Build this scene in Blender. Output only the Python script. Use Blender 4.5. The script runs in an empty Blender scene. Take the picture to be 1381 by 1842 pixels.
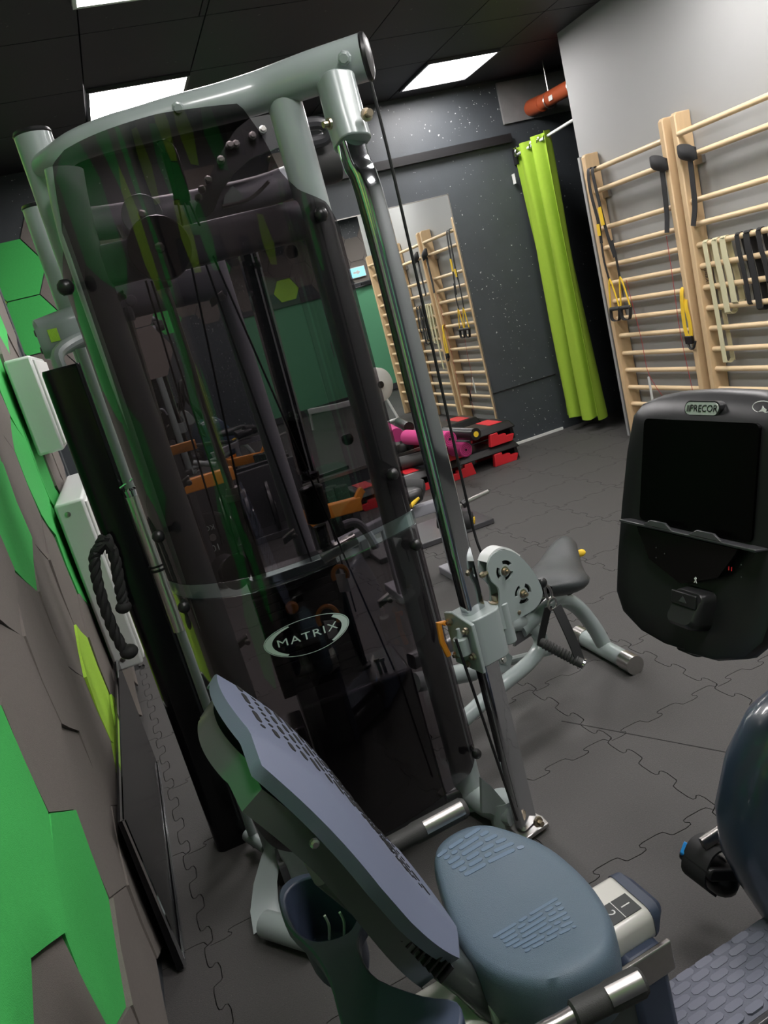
import bpy, bmesh, math, random
from mathutils import Vector as V, Matrix
from mathutils.bvhtree import BVHTree
PI = math.pi
rnd = random.Random(7)
sc = bpy.context.scene
COL = sc.collection

# ------------------------------------------------------------------ camera
FPX, YAW, PIT, ROL, CAMH = 1404.0, 0.2793126, 0.2528206, -0.263382, 1.68
CF = V((math.sin(YAW)*math.cos(PIT), math.cos(YAW)*math.cos(PIT), -math.sin(PIT)))
_r = V((math.cos(YAW), -math.sin(YAW), 0)); _u = _r.cross(CF)
CR = _r*math.cos(ROL) + _u*math.sin(ROL)
CU = -_r*math.sin(ROL) + _u*math.cos(ROL)
CC = V((0, 0, CAMH))
cam = bpy.data.objects.new('camera', bpy.data.cameras.new('camera'))
COL.objects.link(cam)
M = Matrix(((CR.x, CU.x, -CF.x, 0), (CR.y, CU.y, -CF.y, 0), (CR.z, CU.z, -CF.z, CAMH), (0, 0, 0, 1)))
cam.matrix_world = M
cam.data.sensor_fit = 'VERTICAL'; cam.data.sensor_height = 36.0
cam.data.lens = FPX/1842*36; cam.data.clip_start = 0.02; cam.data.clip_end = 60
sc.camera = cam
# ------------------------------------------------------------------ light and exposure
w = bpy.data.worlds.new('world'); sc.world = w; w.use_nodes = True
w.node_tree.nodes['Background'].inputs[0].default_value = (0.55, 0.6, 0.7, 1)
w.node_tree.nodes['Background'].inputs[1].default_value = 0.02
vs = sc.view_settings
sc.display_settings.display_device = 'sRGB'
vs.view_transform = 'Standard'; vs.look = 'None'; vs.gamma = 1; vs.use_curve_mapping = False
vs.exposure = 0.5
PANEL_GLOW = 26.0
CEIL = 3.35
PANELS = [(3.36, 6.42), (0.75, 5.75), (0.72, 3.93), (3.36, 3.9), (1.9, 1.3), (0.72, .5), (3.36, 1.75), (5.4, 0.3)]  # unseen panels above bike, camera and in side room placed for their light

# ------------------------------------------------------------------ geometry helpers
def ray(px, py): return CR*((px-690.5)/FPX) - CU*((py-921.0)/FPX) + CF
def atz(px, py, z): d = ray(px, py); return CC + d*((z-CAMH)/d.z)
def atx(px, py, x): d = ray(px, py); return CC + d*(x/d.x)
def aty(px, py, y): d = ray(px, py); return CC + d*(y/d.y)
def atp(px, py, P, n): d = ray(px, py); return CC + d*((P-CC).dot(n)/d.dot(n))
# frame of the cable tower: a along the shield, b to the front
TC, TU, TN = V((.37, 2.225, 0)), V((.99756, -.06976, 0)), V((-.06976, -.99756, 0))
def T(a, b, z): return TC + TU*a + TN*b + V((0, 0, z))
def atb(px, py, b): return atp(px, py, T(0, b, 0), TN)

class MB:
    def __init__(s): s.v = []; s.f = []; s.m = []; s.cm = 0
    def add(s, vs, fs):
        o = len(s.v); s.v += [V(p) for p in vs]; s.f += [[i+o for i in f] for f in fs]; s.m += [s.cm]*len(fs); return s
    def box(s, c, size, ex=None, ey=None, ez=None):
        ex = V(ex or (1, 0, 0)).normalized(); ez = V(ez or (0, 0, 1)).normalized()
        ey = V(ey).normalized() if ey else ez.cross(ex).normalized()
        c = V(c); h = [q/2 for q in size]
        vs = [c + ex*(i*h[0]) + ey*(j*h[1]) + ez*(k*h[2]) for k in (-1, 1) for j in (-1, 1) for i in (-1, 1)]
        return s.add(vs, [(0,2,3,1), (4,5,7,6), (0,1,5,4), (2,6,7,3), (0,4,6,2), (1,3,7,5)])
    def sweep(s, pts, prof, up=(0, 0, 1), caps=True, scale=None, closed=False):
        # prof: closed list of 2-D points (side, up); carried along pts
        pts = [V(p) for p in pts]; n = len(pts); m = len(prof); vs = []; fs = []
        prev = None
        for i, p in enumerate(pts):
            if closed: t = (pts[(i+1) % n]-pts[i-1]).normalized()
            else: t = (pts[min(i+1, n-1)]-pts[max(i-1, 0)]).normalized()
            if prev is None:
                q = V(up)
                if abs(q.dot(t)) > .98: q = V((0, 1, 0)) if abs(t.y) < .9 else V((1, 0, 0))
            else: q = prev
            q = (q - t*q.dot(t)).normalized(); prev = q
            sd = t.cross(q)
            k = scale[i] if scale else 1
            vs += [p + sd*(a*k) + q*(b*k) for a, b in prof]
        for i in range(n if closed else n-1):
            j = (i+1) % n
            for a in range(m):
                b = (a+1) % m
                fs.append((i*m+a, i*m+b, j*m+b, j*m+a))
        if caps and not closed: fs += [tuple(range(m))[::-1], tuple(range((n-1)*m, n*m))]
        return s.add(vs, fs)
    def tube(s, pts, r, seg=12, caps=True, scale=None, closed=False):
        return s.sweep(pts, [(r*math.cos(2*PI*i/seg), r*math.sin(2*PI*i/seg)) for i in range(seg)], caps=caps, scale=scale, closed=closed)
    def lathe(s, P, ax, prof, seg=20):
        # prof: list of (radius, distance along ax)
        ax = V(ax).normalized(); q = V((0, 0, 1)) if abs(ax.z) < .9 else V((1, 0, 0))
        e1 = ax.cross(q).normalized(); e2 = ax.cross(e1); P = V(P); vs = []; fs = []; n = len(prof)
        for r, h in prof: vs += [P + ax*h + (e1*math.cos(2*PI*k/seg)+e2*math.sin(2*PI*k/seg))*max(r, 1e-5) for k in range(seg)]
        for i in range(n-1):
            for k in range(seg):
                l = (k+1) % seg; fs.append((i*seg+k, i*seg+l, (i+1)*seg+l, (i+1)*seg+k))
        fs += [tuple(range(seg))[::-1], tuple(range((n-1)*seg, n*seg))]
        return s.add(vs, fs)
    def ball(s, P, r, seg=12, sq=(1, 1, 1)):
        vs = []; fs = []; R = seg//2
        for i in range(1, R):
            for k in range(seg):
                a = PI*i/R; b = 2*PI*k/seg
                vs.append(V(P)+V((r*sq[0]*math.sin(a)*math.cos(b), r*sq[1]*math.sin(a)*math.sin(b), r*sq[2]*math.cos(a))))
        for i in range(R-2):
            for k in range(seg): l = (k+1) % seg; fs.append((i*seg+k, (i+1)*seg+k, (i+1)*seg+l, i*seg+l))
        fs += [tuple(range(seg)), tuple(range((R-2)*seg, (R-1)*seg))[::-1]]
        return s.add(vs, fs)
    def prism(s, pts2, P, e1, e2, th, holes=()):
        # flat outline (with holes) in the plane P,e1,e2 thickened by th along e1 x e2
        e1 = V(e1).normalized(); e2 = V(e2).normalized(); nn = e1.cross(e2).normalized(); P = V(P)
        if not holes:
            m = len(pts2); vs = [P+e1*a+e2*b for a, b in pts2]; vs += [q+nn*th for q in vs]
            fs = [tuple(range(m))[::-1], tuple(range(m, 2*m))] + [(i, (i+1) % m, m+(i+1) % m, m+i) for i in range(m)]
            return s.add(vs, fs)
        bm = bmesh.new(); es = []; loops = [pts2]+list(holes)
        for lp in loops:
            vv = [bm.verts.new(P+e1*a+e2*b) for a, b in lp]
            es += [bm.edges.new((vv[i], vv[(i+1) % len(vv)])) for i in range(len(vv))]
        bmesh.ops.triangle_fill(bm, use_beauty=True, use_dissolve=False, edges=es)
        bm.verts.index_update(); base = [v.co.copy() for v in bm.verts]; m = len(base)
        tri = [[v.index for v in f.verts] for f in bm.faces]
        bm.free()
        fs = []
        for t in tri:
            nrm = (base[t[1]]-base[t[0]]).cross(base[t[2]]-base[t[0]])
            if nrm.dot(nn) < 0: t = t[::-1]
            fs.append([i+m for i in t]); fs.append(t[::-1])
        o = 0
        for lp in loops:
            k = len(lp); fs += [(o+i, o+(i+1) % k, m+o+(i+1) % k, m+o+i) for i in range(k)]; o += k
        return s.add(base+[q+nn*th for q in base], fs)
    def grid(s, fn, nu, nv, th=0.0, thdir=None):
        # fn(u,v)->point, u,v in 0..1; th thickens along the local normal
        P = [[V(fn(i/nu, j/nv)) for j in range(nv+1)] for i in range(nu+1)]
        N = [[None]*(nv+1) for _ in range(nu+1)]
        for i in range(nu+1):
            for j in range(nv+1):
                du = P[min(i+1, nu)][j]-P[max(i-1, 0)][j]; dv = P[i][min(j+1, nv)]-P[i][max(j-1, 0)]
                c = du.cross(dv); N[i][j] = c.normalized() if c.length > 1e-12 else V(thdir or (0, 0, 1))
        idx = lambda i, j: i*(nv+1)+j
        vs = [P[i][j] for i in range(nu+1) for j in range(nv+1)]; m = len(vs)
        fs = [(idx(i, j), idx(i+1, j), idx(i+1, j+1), idx(i, j+1)) for i in range(nu) for j in range(nv)]
        if th:
            vs += [P[i][j]-N[i][j]*th for i in range(nu+1) for j in range(nv+1)]
            fs += [tuple(q+m for q in f[::-1]) for f in list(fs)]
            ring = [idx(i, 0) for i in range(nu+1)]+[idx(nu, j) for j in range(1, nv+1)]+[idx(i, nv) for i in range(nu-1, -1, -1)]+[idx(0, j) for j in range(nv-1, 0, -1)]
            for k in range(len(ring)):
                a, b = ring[k], ring[(k+1) % len(ring)]; fs.append((b, a, a+m, b+m))
        return s.add(vs, fs)

def rrect(w_, h_, r, n=4):
    o = []
    for cx, cy, a0 in ((w_/2-r, h_/2-r, 0), (-w_/2+r, h_/2-r, 90), (-w_/2+r, -h_/2+r, 180), (w_/2-r, -h_/2+r, 270)):
        for k in range(n+1):
            a = math.radians(a0+90*k/n); o.append((cx+r*math.cos(a), cy+r*math.sin(a)))
    return o
def circ(r, n=20, c=(0, 0)): return [(c[0]+r*math.cos(2*PI*k/n), c[1]+r*math.sin(2*PI*k/n)) for k in range(n)]
def smooth(pts, n=6, closed=False):
    # Catmull-Rom through the points
    P = [V(p) if len(p) == 3 else V((p[0], p[1], 0)) for p in pts]; o = []; m = len(P)
    for i in range(m if closed else m-1):
        if closed: a, b, c, d = P[i-1], P[i], P[(i+1) % m], P[(i+2) % m]
        else: a, b, c, d = P[max(i-1, 0)], P[i], P[i+1], P[min(i+2, m-1)]
        for k in range(n):
            t = k/n
            o.append(.5*((2*b)+(c-a)*t+(2*a-5*b+4*c-d)*t*t+(3*b-a-3*c+d)*t**3))
    if not closed: o.append(P[-1])
    return o
def smooth2(pts, n=5): return [(p.x, p.y) for p in smooth(pts, n, True)]

def obj(name, mb, mat, parent=None, smooth_ang=35, bevel=0, cut=True):
    me = bpy.data.meshes.new(name)
    org = V(parent.get('_o')) if parent is not None and parent.get('_o') is not None else V((0, 0, 0))
    me.from_pydata([tuple(p-org) for p in mb.v], [], mb.f)
    bm = bmesh.new(); bm.from_mesh(me); bmesh.ops.recalc_face_normals(bm, faces=bm.faces); bm.to_mesh(me); bm.free()
    for m_ in (mat if isinstance(mat, (list, tuple)) else [mat]): me.materials.append(m_)
    if isinstance(mat, (list, tuple)): me.polygons.foreach_set('material_index', mb.m)
    if smooth_ang:
        me.polygons.foreach_set('use_smooth', [True]*len(me.polygons)); me.set_sharp_from_angle(angle=math.radians(smooth_ang))
    me.update()
    o = bpy.data.objects.new(name, me); COL.objects.link(o)
    if parent is not None:
        o.parent = parent; o['_o'] = list(org)
    if bevel:
        b = o.modifiers.new('bevel', 'BEVEL'); b.width = bevel; b.segments = 2; b.limit_method = 'ANGLE'; b.angle_limit = math.radians(40)
    return o
def thing(name, label, cat, loc, group=None):
    o = bpy.data.objects.new(name, None); COL.objects.link(o); o.empty_display_size = .05
    o.location = loc; o['_o'] = list(loc); o['label'] = label; o['category'] = cat
    if group: o['group'] = group
    return o
def tag(o, label, cat, group=None):
    o['label'] = label; o['category'] = cat
    if group: o['group'] = group
    return o
def solo(name, mb, mat, label, cat, group=None, **k):
    return tag(obj(name, mb, mat, None, **k), label, cat, group)
def struct(name, mb, mat, parent=None, **k):
    o = obj(name, mb, mat, parent, **k); o['kind'] = 'structure'; o['_o'] = [0, 0, 0]; return o
def piece(name, me, parent, mw):
    o = bpy.data.objects.new(name, me); COL.objects.link(o); o.parent = parent; o.matrix_basis = mw; return o
def mesh_of(mb, mats, name, smooth_ang=35):
    o = obj(name, mb, mats, None, smooth_ang=smooth_ang); me = o.data; bpy.data.objects.remove(o); return me
def copy_tree(o, loc, label=None):
    def cp(q, par):
        c = q.copy(); COL.objects.link(c); c.parent = par
        for ch in q.children: cp(ch, c)
        return c
    r = cp(o, None); r.location = loc
    if label: r['label'] = label
    return r

def letters(body, size, fn, name, matl, parent, extrude=.0005, shear=0, space=1.0, bold=0):
    cu_ = bpy.data.curves.new('letters', 'FONT'); cu_.body = body; cu_.size = size; cu_.align_x = 'CENTER'; cu_.align_y = 'CENTER'; cu_.shear = shear; cu_.space_character = space; cu_.offset = bold
    cu_.resolution_u = 3
    o = bpy.data.objects.new('letters', cu_); COL.objects.link(o); dg = bpy.context.evaluated_depsgraph_get(); dg.update()
    me = bpy.data.meshes.new_from_object(o.evaluated_get(dg)); mb = MB()
    vs = [v.co.copy() for v in me.vertices]; fs = [tuple(p.vertices) for p in me.polygons]
    bpy.data.objects.remove(o); bpy.data.meshes.remove(me)
    mb.add([fn(p.x, p.y, 0) for p in vs], fs); n = len(vs)
    return obj(name, mb, matl, parent, smooth_ang=0)

# ------------------------------------------------------------------ materials
def mat(name, col, rough=.5, metal=0.0, noise=0.0, nscale=40, bump=0.0, bscale=200, spec=.5, coat=0.0, sheen=0.0):
    m = bpy.data.materials.new(name); m.use_nodes = True; nt = m.node_tree; b = nt.nodes['Principled BSDF']
    b.inputs['Base Color'].default_value = (*col, 1); b.inputs['Roughness'].default_value = rough; b.inputs['Metallic'].default_value = metal
    b.inputs['Specular IOR Level'].default_value = spec; b.inputs['Coat Weight'].default_value = coat; b.inputs['Coat Roughness'].default_value = .08
    if noise or bump:
        tc = nt.nodes.new('ShaderNodeTexCoord')
    if noise:
        n = nt.nodes.new('ShaderNodeTexNoise'); n.inputs['Scale'].default_value = nscale; n.inputs['Detail'].default_value = 4
        nt.links.new(tc.outputs['Object'], n.inputs['Vector'])
        mx = nt.nodes.new('ShaderNodeMix'); mx.data_type = 'RGBA'
        mx.inputs[6].default_value = (*[c*(1-noise) for c in col], 1); mx.inputs[7].default_value = (*[min(1, c*(1+noise)) for c in col], 1)
        nt.links.new(n.outputs['Fac'], mx.inputs[0]); nt.links.new(mx.outputs[2], b.inputs['Base Color'])
    if bump:
        n2 = nt.nodes.new('ShaderNodeTexNoise'); n2.inputs['Scale'].default_value = bscale; n2.inputs['Detail'].default_value = 3
        nt.links.new(tc.outputs['Object'], n2.inputs['Vector'])
        bp = nt.nodes.new('ShaderNodeBump'); bp.inputs['Strength'].default_value = bump; bp.inputs['Distance'].default_value = .002
        nt.links.new(n2.outputs['Fac'], bp.inputs['Height']); nt.links.new(bp.outputs['Normal'], b.inputs['Normal'])
    return m
def emit(name, col, st):
    m = bpy.data.materials.new(name); m.use_nodes = True; nt = m.node_tree; nt.nodes.clear()
    e = nt.nodes.new('ShaderNodeEmission'); e.inputs[0].default_value = (*col, 1); e.inputs[1].default_value = st
    o = nt.nodes.new('ShaderNodeOutputMaterial'); nt.links.new(e.outputs[0], o.inputs[0]); return m
def speckle(m, scale, thr, col, base_scale=3):
    # scattered chips of another colour on the surface
    nt = m.node_tree; b = nt.nodes['Principled BSDF']; tc = nt.nodes.new('ShaderNodeTexCoord')
    v = nt.nodes.new('ShaderNodeTexNoise'); v.inputs['Scale'].default_value = scale; v.inputs['Detail'].default_value = 2; v.inputs['Roughness'].default_value = .6
    nt.links.new(tc.outputs['Object'], v.inputs['Vector'])
    d = nt.nodes.new('ShaderNodeTexNoise'); d.inputs['Scale'].default_value = base_scale; nt.links.new(tc.outputs['Object'], d.inputs['Vector'])
    mu = nt.nodes.new('ShaderNodeMath'); mu.operation = 'MULTIPLY_ADD'; mu.inputs[1].default_value = .22; nt.links.new(d.outputs['Fac'], mu.inputs[0]); nt.links.new(v.outputs['Fac'], mu.inputs[2])
    g = nt.nodes.new('ShaderNodeMath'); g.operation = 'GREATER_THAN'; g.inputs[1].default_value = thr; nt.links.new(mu.outputs[0], g.inputs[0])
    mx = nt.nodes.new('ShaderNodeMix'); mx.data_type = 'RGBA'
    src = b.inputs['Base Color'].links[0].from_socket if b.inputs['Base Color'].links else None
    mx.inputs[6].default_value = b.inputs['Base Color'].default_value
    if src: nt.links.new(src, mx.inputs[6])
    mx.inputs[7].default_value = (*col, 1); nt.links.new(g.outputs[0], mx.inputs[0]); nt.links.new(mx.outputs[2], b.inputs['Base Color'])
    return m
def acrylic(name, tint, ior=1.5, rough=.0):
    m = bpy.data.materials.new(name); m.use_nodes = True; nt = m.node_tree; nt.nodes.clear()
    t = nt.nodes.new('ShaderNodeBsdfTransparent'); t.inputs[0].default_value = (*tint, 1)
    g = nt.nodes.new('ShaderNodeBsdfGlossy'); g.inputs['Roughness'].default_value = rough; g.inputs[0].default_value = (1, 1, 1, 1)
    f = nt.nodes.new('ShaderNodeFresnel'); ge = nt.nodes.new('ShaderNodeNewGeometry'); mr = nt.nodes.new('ShaderNodeMapRange')
    mr.inputs['To Min'].default_value = ior; mr.inputs['To Max'].default_value = 1/ior
    nt.links.new(ge.outputs['Backfacing'], mr.inputs['Value']); nt.links.new(mr.outputs[0], f.inputs[0])
    x = nt.nodes.new('ShaderNodeMixShader'); nt.links.new(f.outputs[0], x.inputs[0]); nt.links.new(t.outputs[0], x.inputs[1]); nt.links.new(g.outputs[0], x.inputs[2])
    o = nt.nodes.new('ShaderNodeOutputMaterial'); nt.links.new(x.outputs[0], o.inputs[0]); return m

PAINT = mat('grey_green_paint', (.30, .345, .34), .32, .0, coat=.4, noise=.04, nscale=6)
PAINT2 = mat('lilac_grey_paint', (.30, .30, .335), .45, noise=.03, nscale=6)
DARKP = mat('dark_grey_paint', (.055, .055, .06), .3, coat=.3)
CHROME = mat('chrome', (.62, .64, .66), .07, 1.0)
STEEL = mat('brushed_steel', (.5, .48, .46), .3, 1.0, noise=.1, nscale=60)
BRASS = mat('yellowed_bolt', (.45, .38, .28), .35, 1.0)
BLACK = mat('black_plastic', (.012, .012, .013), .35)
GLOSSB = mat('glossy_black', (.005, .005, .006), .22, spec=.35)
RUBB = mat('black_rubber', (.02, .02, .021), .7, bump=.2)
IRON = mat('black_iron', (.02, .02, .022), .35, noise=.2, nscale=80)
FLOORM = speckle(mat('rubber_crumb_tile', (.058, .0555, .054), .66, noise=.35, nscale=220, bump=.8, bscale=260, spec=.4), 330, .80, (.13, .12, .11), 5)
JOINT = mat('joint_black', (.008, .008, .008), .9)
GRAYW = mat("grey_wall_paint", (.355, .36, .355), .6, noise=.03, nscale=3, bump=.1, bscale=300)
SLATE = speckle(mat('slate_wall_paint', (.05, .058, .066), .5, noise=.18, nscale=5, bump=.25, bscale=90), 34, .81, (.5, .52, .53), 1.7)
CEILM = speckle(mat('black_ceiling_paint', (.014, .012, .018), .55, noise=.2, nscale=4), 24, .86, (.1, .1, .1), 2)
CONC = mat('bare_concrete', (.2, .2, .2), .8, noise=.25, nscale=7)
WHITEP = mat('white_plastic', (.72, .73, .71), .4)
WHITEM = mat('white_enamel', (.66, .68, .67), .3, coat=.3)
def foam(name, col): return mat(name, col, .85, noise=.1, nscale=90, bump=.5, bscale=420, spec=.25)
F_BROWN = foam('taupe_foam', (.185, .165, .15)); F_GREEN = foam('green_foam', (.07, .50, .115)); F_LIME = foam('lime_foam', (.42, .72, .07))
WOOD = mat('pine_wood', (.66, .47, .27), .5, noise=.12, nscale=7, coat=.15)
WOODR = mat('beech_rung', (.74, .56, .34), .45, noise=.08, nscale=9, coat=.15)
_nt = WOOD.node_tree
for _n in _nt.nodes:
    if _n.type == 'TEX_NOISE':
        mp = _nt.nodes.new('ShaderNodeMapping'); mp.inputs['Scale'].default_value = (6, 6, .7)
        src = _n.inputs['Vector'].links[0].from_socket; _nt.links.new(src, mp.inputs['Vector']); _nt.links.new(mp.outputs[0], _n.inputs['Vector'])
LIMEC = mat('lime_cotton', (.30, .46, .045), .85, noise=.06, nscale=30, bump=.3, bscale=500, spec=.2)
ORPIPE = mat('orange_drain_pipe', (.42, .085, .03), .4, noise=.1, nscale=12)
MIRR = mat('mirror_silver', (.86, .88, .87), .0, 1.0)
YEL = mat('yellow_webbing', (.85, .56, .03), .6)
BLACKW = mat('black_webbing', (.018, .018, .019), .7)
CREAM = mat('cream_latex', (.66, .62, .40), .5)
REDT = mat('red_thread', (.4, .02, .03), .7)
REDP = mat('red_plastic', (.62, .02, .03), .45)
PINK = mat('pink_foam', (.62, .05, .24), .7)
ORANGE = mat('orange_enamel', (.75, .28, .03), .4)
SEATP = mat('blue_grey_vinyl', (.10, .145, .19), .36, bump=.5, bscale=700)
SEATL = mat('light_blue_vinyl', (.13, .19, .27), .34)
BACKP = mat('slate_blue_plastic', (.135, .155, .225), .42, bump=.2, bscale=900)
NAVY = mat('navy_plastic', (.045, .06, .1), .4, bump=.2, bscale=900)
SHELL = mat('grey_shell', (.12, .14, .135), .28, .55, coat=.3)
RAILW = mat('rail_white', (.66, .65, .6), .35, coat=.2)
GRIP = mat('grey_rubber_grip', (.035, .035, .034), .6, bump=.3, bscale=500)
LEATH = mat('charcoal_leather', (.045, .05, .052), .38, bump=.5, bscale=420)
BLUE = mat('blue_plastic', (.02, .27, .7), .4)
SMOKE = acrylic('smoked_acrylic', (.455, .43, .445), 1.48)
CLEAR = acrylic('clear_edge', (.8, .85, .85), 1.8, .1)
PRINT = mat('pale_print', (.45, .55, .5), .5)
BADGE = mat('badge_grey', (.42, .47, .43), .4)
DKGREY = mat('dark_grey_print', (.05, .055, .055), .5)
GLASSG = acrylic('green_film_glass', (.35, .6, .42), 1.5)
GREENP = mat('green_panel', (.12, .36, .2), .35)
GLOW = emit('panel_diffuser', (1.0, .96, .95), PANEL_GLOW)
EXITG = emit('exit_sign_glow', (.25, .75, .95), 1.6)

# ================================================================== the room
WL, GX, MY = -.41, 4.145, 7.03       # left wall, grey wall, mirror wall
G0, G1 = 2.35, 5.98                  # ends of the grey wall
# floor: interlocking rubber tiles
floor = struct('floor', MB().box((2.6, 2.95, -.03), (8.4, 8.5, .04)), JOINT, smooth_ang=0)
def puzzle_edge(n=3, amp=.017, L=.5):
    P = L/n; w1 = P*.25; o = []
    for k in range(n):
        x = k*P
        o += [(x+.02*P, -amp*.85), (x+.30*P, -amp), (x+.42*P, -amp*.75), (x+.44*P, -amp*.3), (x+.38*P, amp*.3), (x+.40*P, amp*.8), (x+.5*P, amp), (x+.8*P, amp), (x+.92*P, amp*.8), (x+.95*P, amp*.2), (x+.98*P, -amp*.5)]
    return o
def tile_mesh():
    L = .5; e = puzzle_edge()
    bot = e; right = [(L-y, x) for x, y in e]; top = [(x, L+y) for x, y in e][::-1]; left = [(-y, x) for x, y in e][::-1]
    out = bot+right+top+left
    # shrink a little for the joint
    m = len(out); res = []
    for i in range(m):
        a, b, c = V((*out[i-1], 0)), V((*out[i], 0)), V((*out[(i+1) % m], 0))
        t = (c-a).normalized(); nrm = V((-t.y, t.x, 0)); q = b+nrm*.0016; res.append((q.x, q.y))
    return mesh_of(MB().prism(res, (0, 0, -.012), (1, 0, 0), (0, 1, 0), .012), FLOORM, 'floor_tile', 30)
TILE = tile_mesh()
ga = math.radians(2.3); ge1 = V((math.cos(ga), math.sin(ga), 0)); ge2 = V((-math.sin(ga), math.cos(ga), 0)); g0 = V((1.232, 2.229, 0))
ntile = 0
for i in range(-5, 11):
    for j in range(-6, 11):
        p = g0+ge1*(.5*i)+ge2*(.5*j); c = p+ge1*.25+ge2*.25
        if WL-.2 < c.x < GX+1.0 and -.9 < c.y < MY+.2 and ntile < 300:
            piece('floor_tile', TILE, floor, Matrix.Translation(p) @ Matrix.Rotation(ga, 4, 'Z')); ntile += 1

# walls
wl = struct('wall_left', MB().box((WL-.06, 2.0, CEIL/2), (.12, 6.2, CEIL)), SLATE, smooth_ang=0)
struct('wall_left_alcove', MB().box((-1.0, 5.04, CEIL/2), (1.2, .1, CEIL)).box((-1.45, 6.0, CEIL/2), (.1, 2.1, CEIL)), SLATE, smooth_ang=0)
wf = struct('wall_far', MB().box((2.3, MY+.06, CEIL/2), (7.6, .12, CEIL)), SLATE, smooth_ang=0)
wg = struct('wall_right', MB().box((GX+.06, (G0+G1)/2, CEIL/2), (.12, G1-G0, CEIL)), GRAYW, smooth_ang=0)
struct('wall_right_return', MB().box((GX+1.3, G0-.06, CEIL/2), (2.4, .12, CEIL)), GRAYW, smooth_ang=0)
struct('wall_right_outer', MB().box((6.6, .6, CEIL/2), (.12, 3.6, CEIL)), GRAYW, smooth_ang=0)
struct('wall_storage', MB().box((6.05, 6.2, CEIL/2), (.1, 2.0, CEIL)).box((5.2, 5.2, CEIL/2), (1.8, .1, CEIL)), JOINT, smooth_ang=0)
wb = struct('wall_back', MB().box((3.0, -1.08, CEIL/2), (7.4, .12, CEIL)), SLATE, smooth_ang=0)
struct('baseboard_far', MB().box((3.6, MY-.008, .012), (1.0, .016, .024)), WHITEP, smooth_ang=0)
struct('trim_1', MB().box((2.2, MY-.03, 2.83), (3.9, .06, .075)), BLACK, smooth_ang=0)
struct('trim_2', MB().box((3.78, MY-.006, .57), (.72, .012, .008)), JOINT, smooth_ang=0)
# ceiling: dark boards with open joints, holes left for the light panels
ceil = struct('ceiling', MB().box((2.6, 2.95, CEIL+.09), (8.4, 8.6, .06)), JOINT, smooth_ang=0)
xs = [-1.55, -.4, .42, 1.08, 2.3, 3.03, 3.69, 4.9, 6.7]; ysb = [-1.2, .9, 3.0, 4.6, 5.42, 6.08, 7.1]
for i in range(len(xs)-1):
    for j in range(len(ysb)-1):
        x0, x1, y0, y1 = xs[i], xs[i+1], ysb[j], ysb[j+1]
        holes = []
        if x0 > 4.1 and y1 > 6.0: continue
        bmb = MB(); pn = [p for p in PANELS if x0-.05 < p[0] < x1+.05 and y0-.05 < p[1] < y1+.05]
        if pn:
            px_, py_ = pn[0]; h = .325
            for (a0, a1, b0, b1) in ((x0, px_-h, y0, y1), (px_+h, x1, y0, y1), (max(x0, px_-h), min(x1, px_+h), y0, py_-h), (max(x0, px_-h), min(x1, px_+h), py_+h, y1)):
                if a1-a0 > .01 and b1-b0 > .01: bmb.box(((a0+a1)/2, (b0+b1)/2, CEIL+.02), (a1-a0-.006, b1-b0-.006, .04))
        else: bmb.box(((x0+x1)/2, (y0+y1)/2, CEIL+.02), (x1-x0-.008, y1-y0-.008, .04))
        if bmb.v: obj('ceiling_board', bmb, CEILM, ceil, smooth_ang=0)
lp_labels = ['square ceiling light beside the grey wall, near the orange pipe', 'square ceiling light above the top beam of the cable tower', 'ceiling light just outside the top edge, above the cable tower',
             'ceiling light out of view above the middle of the gym floor', 'unseen ceiling light, placed to light the exercise bike from the front right', 'unseen ceiling light near the camera, placed to brighten the left wall', 'ceiling light out of view at the right of the gym', 'unseen ceiling light added to light the side room']
for k, (x, y) in enumerate(PANELS):
    t = thing('ceiling_light', lp_labels[k], 'ceiling light', (x, y, CEIL+.03), 'recessed square ceiling lights')
    fr = MB()
    for sx, sy, lx, ly in ((0, 1, .65, .02), (0, -1, .65, .02), (1, 0, .02, .61), (-1, 0, .02, .61)): fr.box((x+sx*.315, y+sy*.315, CEIL+.005), (lx, ly, .05))
    obj('frame', fr, WHITEM if k > 1 else DARKP, t, smooth_ang=0)
    obj('diffuser', MB().box((x, y, CEIL+.006), (.608, .608, .012)), GLOW, t, smooth_ang=0)
# hexagonal foam tiles
def hex_mesh(variant, matl):
    r = random.Random(variant); a = .248; th = .010
    ph = [r.uniform(0, .012) for _ in range(6)]
    def pt(k, q): ang = PI/2+k*PI/3; return V((a*q*math.cos(ang), a*q*math.sin(ang), 0))
    vs = [V((0, 0, th+r.uniform(0, .004)))]; fs = []
    for q in (.5, .88, 1.0):
        for k in range(6):
            for h in range(2):
                p = pt(k, q) if h == 0 else (pt(k, q)+pt(k+1, q))/2
                lift = (ph[k] if h == 0 else (ph[k]+ph[(k+1) % 6])/2*.6)*(q if q > .6 else .3)
                vs.append(V((p.x, p.y, th+lift)))
    for k in range(12): fs.append((0, 1+k, 1+(k+1) % 12))
    for R in range(2):
        for k in range(12): a0 = 1+R*12; l = (k+1) % 12; fs.append((a0+k, a0+12+k, a0+12+l, a0+l))
    b0 = len(vs); vs += [V((p.x, p.y, .0)) for p in vs[25:37]]
    for k in range(12): l = (k+1) % 12; fs.append((25+k, b0+k, b0+l, 25+l))
    return mesh_of(MB().add(vs, fs), matl, 'foam_hexagon', 40)
HEX = {c: [hex_mesh(10*i+j, m_) for j in range(4)] for i, (c, m_) in enumerate((('b', F_BROWN), ('g', F_GREEN), ('l', F_LIME)))}
mw_left = Matrix(((0, 0, 1, WL), (1, 0, 0, 0), (0, 1, 0, 0), (0, 0, 0, 1)))      # local x->world y, y->z, z->x
HROWS = [.265+.375*k for k in range(8)]
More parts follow.
